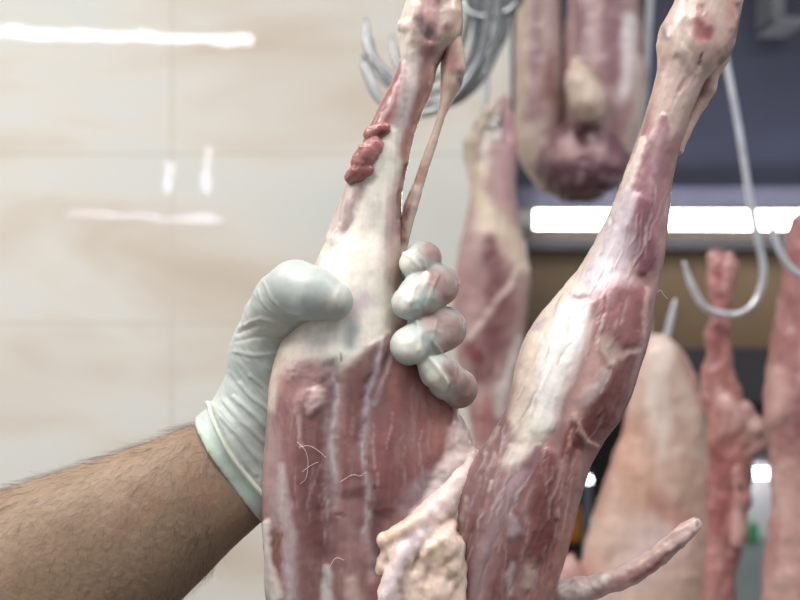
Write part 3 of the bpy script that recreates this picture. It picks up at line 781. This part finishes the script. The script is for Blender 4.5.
# glove: thumb over the front, palm behind, four fingertips curled round the right side
hand = [
    (.006, chain((196, 474, 13, 19.5), (226, 452, 14, 19.5), (258, 410, 19, 18.5), (268, 352, 15, 16.2), (274, 320, 6, 14.0))
         + chain((206, 499, 13, 19.5), (240, 472, 17, 19.5), (280, 420, 26, 18))
         + chain((222, 520, 13, 19), (256, 486, 18, 19), (300, 430, 34, 16), (330, 370, 40, 13))
         + chain((268, 360, 16, 15), (320, 320, 42, 12), (385, 264, 40, 9.5))
         + chain((300, 400, 36, 14), (350, 330, 43, 12), (398, 298, 42, 9.5))
         + chain((310, 410, 38, 13), (360, 360, 44, 12), (404, 338, 42, 9.5))
         + chain((310, 430, 38, 13), (370, 390, 44, 11.5), (412, 374, 42, 9))),
    (.004, chain((274, 320, 6, 14.0), (284, 301, -8, 12.8), (296, 290, -17, 12.2), (314, 294, -24, 10.8), (335, 301, -27, 7.8))),
    (.002, chain((385, 266, 40, 9.5), (418, 259, 22, 8.0), (424, 259, 4, 7.2), (423, 259, -8, 7.2), (414, 264, -17, 6.4))),
    (.002, chain((398, 298, 42, 9.5), (436, 286, 24, 9), (439, 285, 4, 8.6), (433, 287, -11, 9.2), (421, 294, -20, 8.6), (409, 303, -24, 7.4))),
    (.002, chain((404, 338, 42, 9.5), (442, 330, 24, 9.4), (446, 328, 4, 8.8), (440, 330, -12, 9.4), (425, 338, -22, 9.0), (409, 346, -27, 8.0))),
    (.002, chain((412, 374, 42, 9), (452, 386, 24, 8.4), (459, 390, 6, 7.8), (457, 388, -8, 8.2), (447, 380, -18, 7.8), (436, 370, -24, 7.0), (430, 364, -25, 5.2))),
]
cutp = PW(229, 466, D0 + .014); cutd = np.array([-.80, .0, -.56]); cutd /= np.linalg.norm(cutd)
V, Q, N = blobs_mesh(hand, .0008, .0016, smooth=2, cut=(cutp, cutd))
GL = (172, 178, 172)
PINK = (150, 116, 110)
fold = lambda hh, *p: (None, 0, .5, hh, [(a, b, 1.6) for a, b in p])
glayers = [
    ((186, 193, 187), .6, .6, 0, [(215, 420, 30), (240, 460, 30)]),
    (PINK, .9, .6, 0, [(430, 250, 10), (440, 256, 8)]), (PINK, .9, .6, 0, [(428, 278, 9), (446, 284, 14), (446, 300, 10)]),
    (PINK, .9, .6, 0, [(430, 322, 10), (452, 328, 15), (448, 348, 10)]), (PINK, .9, .6, 0, [(450, 372, 9), (466, 386, 14), (462, 404, 10)]),
    ((232, 226, 212), .9, .5, 0, [(408, 264, 9)]), ((230, 224, 210), .9, .5, 0, [(404, 302, 8), (414, 292, 6), (426, 276, 3)]),
    ((234, 230, 218), .95, .5, 0, [(406, 346, 11), (416, 350, 8)]), ((230, 224, 206), .9, .5, 0, [(428, 366, 7), (442, 382, 7), (432, 374, 6)]),
    ((196, 176, 164), .5, .8, 0, [(335, 302, 10), (340, 300, 8)]), ((200, 188, 178), .4, .8, 0, [(262, 330, 20)]),
    # stretched folds
    (None, 0, .5, .9, [(424, 276, 1.6), (414, 290, 1.6), (410, 304, 1.4)]), (None, 0, .5, .7, [(438, 276, 1.4), (430, 294, 1.4), (424, 310, 1.4)]),
    (None, 0, .5, .9, [(416, 322, 1.4), (420, 334, 1.6), (419, 350, 1.6)]), (None, 0, .5, .6, [(436, 322, 1.4), (432, 340, 1.4), (440, 352, 1.4)]),
    (None, 0, .5, .9, [(430, 358, 1.4), (440, 372, 1.6), (446, 384, 1.6), (444, 394, 1.4)]), (None, 0, .5, .6, [(456, 364, 1.4), (454, 384, 1.4), (448, 396, 1.4)]),
    (None, 0, .5, .6, [(416, 250, 1.2), (424, 262, 1.4), (426, 276, 1.2)]),
    (None, 0, .5, .6, [(404, 254, 1.2), (412, 258, 1.4), (420, 268, 1.2)]),
    # wrist folds
    (None, 0, .6, 1.1, [(214, 408, 2), (234, 432, 2), (258, 458, 2.4), (272, 470, 2)]), (None, 0, .6, .9, [(224, 402, 2), (244, 424, 2.2), (268, 446, 2)]),
    (None, 0, .6, .9, [(234, 398, 2), (252, 414, 2.2), (272, 432, 2)]), (None, 0, .6, .8, [(216, 424, 2), (234, 448, 2.2), (256, 474, 2)]), (None, 0, .6, .7, [(240, 384, 1.6), (258, 402, 2), (274, 414, 1.6)]),
    (None, 0, .6, .7, [(222, 418, 1.6), (240, 440, 1.6), (262, 466, 1.6)]), (None, 0, .6, .6, [(250, 376, 1.6), (262, 384, 1.6), (274, 398, 1.6)]),
    # thumb creases
    (None, 0, .6, -.7, [(238, 334, 1.4), (258, 326, 1.6), (284, 330, 1.4)]), (None, 0, .6, -.5, [(236, 342, 1.2), (256, 338, 1.4), (282, 338, 1.2)]), (None, 0, .6, .6, [(240, 328, 1.4), (262, 318, 1.6), (290, 324, 1.4)]),
    (None, 0, .6, .5, [(258, 290, 1.2), (264, 304, 1.4), (278, 316, 1.4), (292, 320, 1.4)]), (None, 0, .6, .5, [(264, 282, 1.2), (272, 298, 1.4), (286, 312, 1.4), (304, 316, 1.4)]),
    (None, 0, .6, .5, [(234, 352, 1.4), (256, 356, 1.4), (280, 352, 1.2)]), (None, 0, .6, .4, [(340, 288, 1.2), (336, 298, 1.4), (340, 312, 1.2)]),
    # beaded cuff
    (None, 0, .4, 2.2, [(209, 402, 2.2), (216, 424, 2.4), (230, 452, 2.4), (246, 476, 2.4), (264, 496, 2.4), (284, 512, 2.4)]),
    ((222, 232, 218), .6, .5, 0, [(209, 402, 3), (216, 424, 3), (230, 452, 3), (246, 476, 3), (264, 496, 3), (284, 512, 3)]),
    ((200, 222, 200), .5, .6, 0, [(200, 424, 5), (222, 460, 6), (250, 492, 7), (270, 510, 6)]),
]
col, h, st = paint(V, GL, glayers, calm=0, deep=0, warp=.35, seed=44, mottle=.01, grain=(.12, 1), gdir=(.5, .8))
q_ = V * 1000
px, py = project(V)
wr = stroke(px, py, [(215, 420, 60), (260, 400, 60), (260, 340, 40)], .7)
fing = stroke(px, py, [(420, 255, 35), (435, 300, 40), (445, 380, 45)], .5)
ridge = 1 - np.abs(2 * fbm(q_ / 7, 3, 50))
ridge2 = 1 - np.abs(2.2 * fbm(np.stack([(q_[:, 0] * .62 - q_[:, 2] * .78) / 12, (q_[:, 0] * .78 + q_[:, 2] * .62) / 3.2, q_[:, 1] / 9], 1), 2, 52))
ex = .15 * ridge + .45 * wr * (ridge2 - .6) + .35 * fing * ridge
V = V + N * ((h + ex) / 1000)[:, None]
glove = link('glove', make_mesh('glove', V, Q, (), col), M_GLOVE, person, label='thin white disposable glove with beaded cuff')

GX, GY = project(V)
def on_glove(x, y, lift):
    d = np.hypot(GX - x, GY - y); k = np.nonzero(d < 4)[0]
    if len(k) == 0: k = np.argsort(d)[:6]
    i = k[np.argmin(V[k, 1])]
    return PW(x, y, V[i, 1] - lift)
bead = [on_glove(x, y, .0006) for x, y in [(209, 404), (212, 416), (218, 430), (226, 446), (236, 462), (247, 476), (258, 489), (270, 502)]]
bV, bQ, bc = tube(bead, .0010, ns=10)
link('cuff_bead', make_mesh('cuff_bead', bV, bQ, bc, np.repeat(lin((216, 224, 210))[None], len(bV), 0)), M_GLOVE, glove, label='raised white rim bead of the glove cuff')

# ================================================================== CARCASSES HANGING BEHIND
def hung(pairs, depth, base, layers, seed, lump=2.0, lumpsize=22, nr=170, ns=110, warp=1.0, mottle=.12, cap0=.5, cap1=.5, grain=1.0, expo=2.2, gdir=(.1, -1)):
    data = loft(pairs, depth, nr=nr, ns=ns, sm=4, cap0=cap0, cap1=cap1, expo=expo)
    col, h, st = paint(data[0], base, layers, calm=.12, seed=seed, warp=warp, mottle=mottle, grain=(grain, 1), gdir=gdir)
    V, Q, N, caps = data
    q = V * 1000
    V = V + N * ((h * depth / D0 * .8 + lump * fbm(q / lumpsize, 3, seed) + .6 * st) / 1000)[:, None]
    return V, Q, caps, col

# B: upper carcass, seen from behind with its two legs side by side
DB = 1.50
B = thing('lamb_carcass', PW(578, 200, DB), 'blurred carcass at top centre with fatty lump between legs and dark red cut end', 'meat')
lay = [((190, 168, 148), .9, .6, 0, [(522, 0, 10), (521, 80, 10), (524, 150, 10), (536, 182, 10)]), ((148, 112, 116), .85, .7, 0, [(540, 0, 8), (536, 70, 8), (532, 120, 8)]),
       ((150, 96, 84), .8, .7, 0, [(550, 60, 6), (549, 95, 8)]), ((176, 150, 142), .6, .8, 0, [(545, 10, 8), (548, 40, 6)]), ((190, 172, 150), .6, .7, 0, [(534, 140, 14)])]
V, Q, c_, col = hung([(517, -80, 552, -80, 0, .9), (517, 0, 560, 0, 0, .9), (515, 70, 562, 75, 0, .9), (515, 140, 562, 140, 0, .9), (521, 165, 566, 168, 0, .9), (536, 186, 570, 190, 0, .8)], DB, (172, 140, 134), lay, 71)
link('hind_leg', make_mesh('hind_leg', V, Q, c_, col), M_FAR, B)
lay = [((132, 86, 94), .95, .6, 0, [(612, 0, 10), (614, 40, 12), (610, 80, 8)]), ((128, 88, 94), .9, .6, 0, [(582, 10, 8), (584, 50, 7)]), ((214, 200, 200), .9, .6, 0, [(630, 20, 6), (628, 70, 7), (622, 100, 6)]),
       ((156, 112, 112), .7, .8, 0, [(624, 105, 9), (616, 130, 10)]), ((212, 190, 176), .7, .6, 0, [(640, 60, 6), (640, 110, 6), (632, 150, 6)]), ((176, 150, 152), .6, .7, 0, [(598, 10, 4), (598, 60, 4)])]
V, Q, c_, col = hung([(572, -80, 632, -80, 0, .8), (568, 0, 639, 0, 0, .8), (562, 70, 646, 75, 0, .8), (562, 120, 642, 120, 0, .8), (566, 150, 634, 150, 0, .8), (576, 185, 620, 182, 0, .8)], DB, (168, 132, 130), lay, 73)
link('hind_leg', make_mesh('hind_leg', V, Q, c_, col), M_FAR, B)
lay = [((96, 66, 70), .9, .6, 0, [(570, 182, 14), (590, 186, 14)]), ((200, 160, 152), .8, .6, 0, [(566, 142, 7), (572, 150, 6)]), ((198, 164, 158), .8, .6, 0, [(596, 147, 7), (600, 154, 5)]), ((178, 130, 130), .6, .6, 0, [(552, 150, 7), (612, 160, 7)]),
       ((72, 42, 44), .95, .6, -3, [(584, 132, 9), (588, 138, 8)]), ((116, 78, 88), .8, .6, 0, [(560, 175, 10), (600, 172, 10)])]
V, Q, c_, col = hung([(558, 126, 610, 126, -18, .7), (544, 143, 622, 143, -24, .66), (535, 158, 630, 158, -26, .62), (534, 172, 630, 170, -26, .62), (542, 185, 620, 184, -24, .66), (556, 194, 604, 193, -22, .8)], DB, (122, 82, 90), lay, 75, lump=5, lumpsize=14, cap1=.35, cap0=.3, expo=2.0, mottle=.25)
link('cut_end', make_mesh('cut_end', V, Q, c_, col), M_FAR, B, label='dark purple red cut end')
V, Q, N = blobs_mesh([(.01, chain((575, 62, -52, 7), (580, 82, -62, 19), (588, 100, -64, 22), (590, 110, -62, 18), depth=DB))], .003, .01, smooth=1)
c, h, st = paint(V, (206, 180, 158), [((186, 146, 132), .6, .7, 0, [(590, 116, 8)])], seed=77, mottle=.08)
link('fat_lump', make_mesh('fat_lump', V + N * (2.5 * fbm(V * 1000 / 14, 3, 5) / 1000)[:, None], Q, (), c), M_FAR, B, label='pale cream lump of fat')

# C: slim leg behind the fingers
DC = 1.40
C3 = thing('lamb_carcass', PW(490, 560, DC), 'blurred slim leg hanging just right of the gloved fingertips, strung up by cream tendons', 'meat')
lay = [((214, 194, 168), .85, .6, 0, [(482, 150, 8), (478, 190, 7), (492, 225, 16), (515, 240, 12), (525, 270, 5)]), ((200, 150, 156), .8, .6, 0, [(506, 150, 6), (506, 200, 8)]),
       ((134, 78, 82), .95, .55, 0, [(490, 245, 8), (492, 275, 15), (502, 305, 16), (490, 345, 14), (482, 375, 12)]), ((220, 198, 186), .85, .5, 1, [(522, 268, 3), (500, 300, 3), (470, 340, 3)]),
       ((168, 122, 120), .7, .7, 0, [(466, 270, 10), (460, 310, 10)]), ((136, 54, 56), .85, .6, 0, [(470, 350, 8), (476, 360, 7)]), ((226, 212, 204), .85, .6, 0, [(518, 340, 4), (508, 380, 6), (500, 410, 6)]),
       ((180, 96, 92), .7, .7, 0, [(486, 410, 10), (484, 435, 10)]), ((190, 150, 140), .7, .6, 0, [(522, 290, 4), (522, 330, 5)])]
V, Q, c_, col = hung([(474, 150, 514, 150, 0, .7), (472, 180, 515, 180, 0, .8), (466, 220, 518, 220, 0, .8), (458, 250, 526, 250, 0, .75), (453, 280, 530, 280, 0, .7), (452, 310, 528, 310, 0, .7), (454, 345, 522, 345, 0, .7),
                      (460, 380, 515, 380, 0, .7), (468, 410, 508, 410, 0, .75), (472, 440, 500, 440, 0, .8), (470, 500, 496, 500, 0, .8), (468, 560, 492, 560, 0, .8)], DC, (180, 144, 138), lay, 81, lump=3)
link('hind_leg', make_mesh('hind_leg', V, Q, c_, col), M_FAR, C3)
def far_cord(name, nodes, depth, base, layers, parent, seed):
    V, Q, N = blobs_mesh([(.006, chain(*nodes, depth=depth))], .0022, .006, smooth=1)
    c, h, st = paint(V, base, layers, seed=seed, mottle=.1)
    return link(name, make_mesh(name, V + N * (1.2 * fbm(V * 1000 / 8, 2, seed) / 1000)[:, None], Q, (), c), M_FAR, parent)
far_cord('tendon', [(497, 100, 0, 5), (489, 112, 0, 7), (480, 126, 0, 7.5), (471, 144, 0, 9), (470, 156, 0, 8), (474, 180, 0, 7)], DC, (216, 194, 168), [((196, 158, 128), .6, .7, 0, [(470, 150, 5)])], C3, 83)
far_cord('tendon', [(505, 98, 0, 5), (507, 118, 0, 8), (509, 145, 0, 10), (509, 180, 0, 9)], DC, (206, 152, 156), [], C3, 85)
far_cord('tendon', [(487, 138, -8, 6), (488, 152, -8, 10), (488, 175, -8, 8)], DC, (220, 200, 190), [((170, 100, 90), .7, .6, 0, [(490, 150, 3)])], C3, 87)

# D: broad pale side
DD = 1.30
Dd = thing('lamb_carcass', PW(650, 640, DD), 'broad pale pink and tan carcass side behind the tail, right of the free leg', 'meat')
lay = [((222, 198, 182), .85, .8, 0, [(660, 345, 12), (670, 370, 20), (676, 410, 18)]), ((208, 152, 124), .75, .9, 0, [(636, 430, 18), (630, 470, 18), (640, 500, 16)]), ((222, 198, 192), .8, .8, 0, [(655, 540, 22), (640, 565, 18)]),
       ((186, 120, 108), .6, .8, 0, [(650, 500, 5), (664, 515, 6), (690, 520, 6)]), ((188, 124, 104), .6, .9, 0, [(626, 420, 5), (612, 470, 7), (598, 510, 8)]), ((230, 212, 200), .7, .8, 0, [(664, 352, 8), (655, 400, 8), (668, 450, 8), (700, 450, 6)]), ((204, 150, 132), .5, .8, 0, [(672, 380, 4), (676, 430, 5), (672, 480, 4)]), ((202, 140, 128), .7, .7, 0, [(660, 500, 8), (680, 520, 10)]), ((216, 150, 138), .8, .7, 0, [(680, 352, 3), (695, 382, 4), (702, 410, 4)]), ((214, 178, 156), .7, .8, 0, [(690, 440, 14), (690, 480, 14)]), ((196, 140, 124), .7, .8, 0, [(592, 560, 14), (588, 600, 14)])]
V, Q, c_, col = hung([(650, 337, 668, 337, 0, .9), (641, 352, 686, 352, 0, .7), (634, 373, 698, 380, 0, .55), (629, 400, 705, 408, 0, .5), (620, 440, 712, 443, 0, .5), (604, 482, 718, 482, 0, .48), (590, 525, 722, 525, 0, .48), (576, 575, 726, 575, 0, .48), (562, 650, 730, 650, 0, .48)],
                     DD, (208, 174, 156), lay, 91, lump=4, lumpsize=30, mottle=.2)
link('body', make_mesh('body', V, Q, c_, col), M_FAR, Dd)
V, Q, c_, col = hung([(561, 560, 574, 556, -20, .7), (556, 575, 586, 575, -20, .7), (552, 600, 590, 600, -20, .7), (552, 640, 592, 640, -20, .7)], DD, (196, 138, 132), [((214, 172, 166), .7, .6, 0, [(570, 566, 6)])], 93, lump=3)
link('flap', make_mesh('flap', V, Q, c_, col), M_FAR, Dd, label='small reddish flap of meat')

# E: red leg held on the big hook
DE = 1.22
E = thing('lamb_carcass', PW(715, 640, DE), 'lumpy red leg hanging on the big curved hook, knobbly pink bone end on top', 'meat')
lay = [((208, 152, 148), .8, .7, 0, [(712, 262, 8), (732, 262, 8)]), ((170, 76, 84), .8, .6, -1, [(722, 252, 3), (721, 270, 4), (720, 300, 3)]), ((156, 78, 84), .8, .7, 0, [(718, 310, 6), (716, 350, 8), (712, 370, 6)]),
       ((216, 158, 148), .8, .7, 2, [(728, 405, 8), (740, 425, 14), (754, 440, 10)]), ((226, 180, 172), .7, .6, 1, [(750, 428, 6), (722, 392, 6)]), ((96, 40, 42), .9, .6, -4, [(741, 486, 5), (742, 494, 4)]), ((168, 84, 84), .8, .7, 0, [(718, 450, 9), (724, 490, 10), (720, 530, 8)]),
       ((214, 156, 148), .7, .7, 1, [(736, 505, 6), (736, 530, 6)]), ((212, 140, 132), .7, .7, 0, [(712, 560, 8), (716, 590, 8)])]
V, Q, c_, col = hung([(708, 250, 734, 252, 0, .8), (706, 262, 738, 264, 0, .8), (708, 276, 736, 278, 0, .85), (711, 292, 732, 294, 0, .9), (710, 318, 730, 320, 0, .95), (706, 345, 729, 345, 0, 1), (702, 372, 732, 370, 0, .95), (702, 396, 742, 393, 0, .8), (706, 418, 752, 420, 0, .7), (708, 446, 752, 447, 0, .7),
                      (709, 468, 750, 466, 0, .75), (708, 490, 748, 488, 0, .75), (706, 533, 744, 533, 0, .75), (703, 575, 736, 578, 0, .8), (700, 640, 736, 640, 0, .8)], DE, (190, 126, 118), lay, 95, lump=6, lumpsize=24, ns=120, nr=220, cap0=.12, expo=2.6, mottle=.2)
V2, Q2, N2 = blobs_mesh([(.006, chain((742, 412, -8, 13), (754, 428, -10, 13), (756, 442, -8, 11), (744, 452, -8, 10), depth=DE)), (.006, chain((738, 470, -14, 9), (742, 500, -16, 8), (738, 540, -14, 9), depth=DE))], .0022, .006, smooth=2)
c2, h2, st2 = paint(V2, (212, 160, 150), [((190, 110, 102), .7, .7, 0, [(738, 470, 9), (742, 500, 8)]), ((228, 190, 182), .7, .6, 0, [(756, 426, 6)]), ((96, 44, 46), .85, .6, 0, [(741, 487, 4)])], seed=96, mottle=.2)
link('lump', make_mesh('lump', V2 + N2 * (3.5 * fbm(V2 * 1000 / 16, 3, 7) / 1000)[:, None], Q2, (), c2), M_FAR, E, label='pale pink knob of flesh and fat')
link('hind_leg', make_mesh('hind_leg', V, Q, c_, col), M_FAR, E)

# F: carcass cut by the right edge
DF = 1.12
Fc = thing('lamb_carcass', PW(812, 640, DF), 'reddish carcass cut off by the right edge of the photo', 'meat')
lay = [((166, 100, 98), .8, .8, 0, [(795, 240, 14), (792, 300, 14), (786, 350, 14)]), ((206, 160, 150), .8, .7, 1, [(772, 370, 6), (780, 400, 10), (772, 420, 8)]), ((150, 82, 84), .7, .7, 0, [(798, 380, 10), (796, 430, 10)]), ((200, 158, 146), .8, .9, 0, [(784, 480, 18), (782, 540, 20), (780, 600, 20)]), ((176, 112, 110), .6, .8, 0, [(775, 520, 6), (772, 570, 6)])]
V, Q, c_, col = hung([(790, 222, 832, 216, 0, .8), (786, 245, 832, 243, 0, .85), (785, 275, 828, 272, 0, .9), (781, 300, 834, 296, 0, .9), (770, 353, 852, 350, 0, .75), (763, 410, 866, 408, 0, .65), (769, 450, 870, 450, 0, .6), (772, 500, 872, 500, 0, .6), (767, 560, 872, 560, 0, .6), (756, 640, 872, 640, 0, .6)],
                     DF, (176, 122, 116), lay, 97, lump=4, lumpsize=24)
link('hind_leg', make_mesh('hind_leg', V, Q, c_, col), M_FAR, Fc)

# ================================================================== HOOKS
def hook(pts, depth, r_px, label, group=None, m=None, dds=None):
    P = [PW(p[0], p[1], depth + (p[2] if len(p) > 2 else 0) / 1000) for p in pts]
    n = len(P); r = r_px * depth / F
    R = [r] * n; R[-1] = r * .45; 
    V, Q, caps = tube(P, R, ns=14, sub=8)
    return link('meat_hook', make_mesh('meat_hook', V, Q, caps), m or M_STEEL, None, label, 'hook', group)

hook([(712, -70), (718, 10), (725, 54), (739, 130), (751, 205), (759, 244), (763.5, 272), (757, 299), (742, 313), (724, 314), (704, 306), (691, 284), (684, 262)], DE - .03, 3.8,
     'large curved steel hook carrying the lumpy red leg, its long shank crossing the strip light')
hook([(806, -70), (812, 60), (822, 160), (833, 225), (830, 258), (815, 274), (800, 275), (785, 261), (775, 238), (770, 211)], DF - .05, 3.6, 'steel hook at the right edge whose tip points up beside the cut-off carcass')
hook([(655, 150), (650, 250), (648, 320), (650, 352), (658, 356), (666, 338), (671, 318), (675, 300)], DD + .03, 3.6, 'short steel hook tip rising from the top of the broad pale side')
hook([(653, -80), (650, 0), (647, 45), (642, 110), (634, 150), (618, 160), (606, 150), (602, 130)], DB + .1, 4.2, 'straight pale steel rod at the right flank of the upper carcass')
hook([(489, -60), (488, 15), (487, 48), (485.5, 90), (484, 118), (490, 128), (498, 124), (502, 108)], DC + .01, 3.4, 'thin straight hook shank above the slim leg with cream tendons')
grp = 'loose hooks bunched on the rail behind the held leg'
bunch = [
    ([(492, -50), (490, 10), (480, 58), (462, 88), (440, 108), (415, 114), (392, 108), (376, 94), (366, 68), (364, 55)], -45, 'lowest of the bunched empty hooks behind the held leg'),
    ([(500, -50), (498, 25), (484, 62), (464, 92), (438, 102), (412, 100), (392, 78), (376, 62), (368, 44), (366, 20)], 30, 'bunched empty hook with the tallest tip, left of the held leg'),
    ([(478, -50), (477, 10), (474, 46), (460, 70), (440, 88), (418, 92), (398, 88), (384, 80), (374, 62), (371, 40)], 60, 'paler bunched empty hook nested inside the others, left of the held leg'),
    ([(470, -50), (470, 0), (466, 30), (456, 56), (440, 74), (420, 80), (404, 74), (396, 58), (392, 36)], 80, 'smallest of the bunched empty hooks, mostly behind the held leg'),
    ([(484, -50), (484, 20), (480, 44), (466, 76), (446, 96), (424, 102), (404, 96), (388, 84)], 110, 'bunched empty hook with its shank just right of the held leg'),
    ([(506, -50), (506, 24), (498, 48), (482, 78), (462, 98), (444, 104), (426, 98)], 130, 'rearmost of the bunched empty hooks, beside the upper carcass'),
    ([(520, -50), (522, -12), (517, 4), (503, 14), (488, 17), (472, 14), (464, 2), (462, -20)], 20, 'empty hook lying crosswise near the top, right of the held leg'),
]
for pts, dd, lb in bunch:
    hook([(a, b, dd + 6 * i) for i, (a, b) in enumerate(pts)], 1.22, 4.2, lb, grp, M_STEEL_DULL)

# ================================================================== FAR SIDE OF THE SHOP
tl = thing('tube_light', (bx(680), YB, bz(222)), 'long lit fluorescent tube on the dark wall behind the free leg', 'light')
def htube(p0, p1, r, m, parent, name):
    V, Q, caps = tube([p0, (np.array(p0) + np.array(p1)) / 2, p1], r, ns=20, sub=3)
    return link(name, make_mesh(name, V, Q, caps), m, parent)
htube((bx(530), YB - .05, bz(221)), (bx(900), YB - .05, bz(222)), .021, M_TUBE, tl, 'glass_tube')
htube((bx(518), YB - .05, bz(221)), (bx(529), YB - .05, bz(221)), .025, M_WHITE, tl, 'end_cap')
htube((bx(901), YB - .05, bz(221)), (bx(912), YB - .05, bz(221)), .025, M_WHITE, tl, 'end_cap')
box_obj('batten', (bx(515), bx(915), YB - .022, YB + .012, bz(229), bz(213)), M_WHITE, tl, bev=.004)

br = thing('bracket', (bx(772), YB - .1, bz(0)), 'dim grey metal angle bracket in the top right corner', 'bracket')
box_obj('upright', (bx(764), bx(777), YB - .06, YB + .065, bz(30), bz(-60)), plain('bracket_grey', (120, 122, 126), rough=.5), br, bev=.004)
box_obj('foot', (bx(764), bx(794), YB - .08, YB + .065, bz(32), bz(24)), plain('bracket_foot_grey', (112, 114, 118), rough=.5), br, bev=.004)

YF = 3.0
def fx(px): return (px - 400) / F * YF
def fz(py): return CZ - (py - 300) / F * YF
cool = thing('display_cooler', (fx(760), YF, 0), 'pale lit display cooler seen in the gap between the two right carcasses', 'fridge')
box_obj('cabinet', (fx(722), fx(850), YF + .02, YF + .28, 0, fz(462)), plain('cooler_white', (205, 202, 206), rough=.4, var=.05), cool, bev=.01)
box_obj('header_lamp', (fx(736), fx(772), YF - .06, YF - .02, fz(475), fz(467)), M_LAMP, cool, bev=.01)
box_obj('lower_panel', (fx(722), fx(850), YF, YF + .02, 0, fz(538)), plain('cooler_grey', (150, 160, 160), rough=.4, var=.1), cool)
V, Q, N = blobs_mesh([(.01, [(np.array([fx(751), YF - .02, fz(537)]), .014, np.array([fx(751), YF - .02, fz(524)]), .012)])], .003, .01)
link('bottle', make_mesh('bottle', V, Q), plain('green_plastic', (40, 150, 80), rough=.4), None, 'tiny green bottle at the front of the pale cooler', 'bottle')
lampo = thing('spot_lamp', (fx(588), YF, fz(480)), 'small round white lamp low down between free leg and pale side', 'light')
V, Q, N = blobs_mesh([(.005, [(np.array([fx(587), YF, fz(479)]), .010, np.array([fx(589), YF, fz(480)]), .009)])], .003, .005)
link('bulb', make_mesh('bulb', V, Q), M_LAMP, lampo)
V, Q, caps = tube([(fx(588), YF + .01, fz(484)), (fx(588), YF + .01, fz(500)), (fx(588), YF + .01, 0)], [.012, .012, .014], ns=16)
link('stem', make_mesh('stem', V, Q, caps), plain('lamp_grey', (110, 118, 122), rough=.4), lampo)
V, Q, N = blobs_mesh([(.01, [(np.array([fx(579), YF + .1, fz(543)]), .024, np.array([fx(579), YF + .1, fz(518)]), .022)])], .004, .01)
link('packet', make_mesh('packet', V, Q), plain('orange_plastic', (226, 140, 30), rough=.4), None, 'small orange packet glimpsed low beside the free leg', 'packet')
box_obj('counter', (fx(560), fx(640), YF + .03, YF + .28, 0, fz(556)), plain('dark_green_counter', (52, 60, 54), rough=.5), None, label='dark counter standing under the orange packet', cat='counter')

# ================================================================== LAMPS OF THE ROOM (behind and above the camera, mirrored in the glossy tiles)
def mirror(px, py, dv):
    """a point whose reflection in the tiled wall (y = 2) shows at px, py"""
    p = PW(px, py, dv); p[1] = 4.0 - p[1]
    return p
def lamp_tube(a, b, r, label, m):
    V, Q, caps = tube([a, (a + b) / 2, b], r, ns=16, sub=3)
    o = link('tube_light', make_mesh('tube_light', V, Q, caps), m, None, label, 'light')
    return o
lamp_tube(mirror(-160, 26, 4.7), mirror(250, 41, 4.7), .015, 'ceiling tube whose bright streak shines near the top of the tiles', glow('ceiling_tube', (245, 250, 255), 26))
lamp_tube(mirror(70, 212, 6.2), mirror(221, 220, 6.2), .012, 'tube whose faint lower streak shows halfway down the tiles', glow('shop_tube', (232, 230, 255), 14))
lamp_tube(mirror(168, 163, 6.2), mirror(167, 190, 6.2), .017, 'short upright lamp mirrored as the left small streak on the tiles', glow('short_lamp', (236, 234, 255), 16))
lamp_tube(mirror(207, 146, 6.2), mirror(207, 190, 6.2), .014, 'short upright lamp mirrored as the right small streak on the tiles', glow('tall_lamp', (236, 234, 255), 16))

def area(loc, rot, sx, sy, e, colr=(1, .98, .96)):
    l = bpy.data.lights.new('overhead_area', 'AREA'); l.shape = 'RECTANGLE'; l.size = sx; l.size_y = sy; l.energy = e; l.color = colr
    o = bpy.data.objects.new('overhead_area', l); COL.objects.link(o); o.location = loc; o.rotation_euler = [math.radians(a) for a in rot]
    return o
# unseen area lights standing in for overhead tubes; the second brightens the wall
area((-.5, -.2, 2.85), (10, 0, 0), 1.6, .5, 27)
area((-1.2, .5, 2.85), (20, 0, 0), 1.4, .4, 36)
area((1.0, .2, 2.85), (0, 0, 0), 1.2, .4, 24, (.93, .95, 1))

w = bpy.data.worlds.new('daylight'); scene.world = w; w.use_nodes = True
bg = w.node_tree.nodes['Background']; bg.inputs['Color'].default_value = (.92, .96, 1, 1); bg.inputs['Strength'].default_value = .5
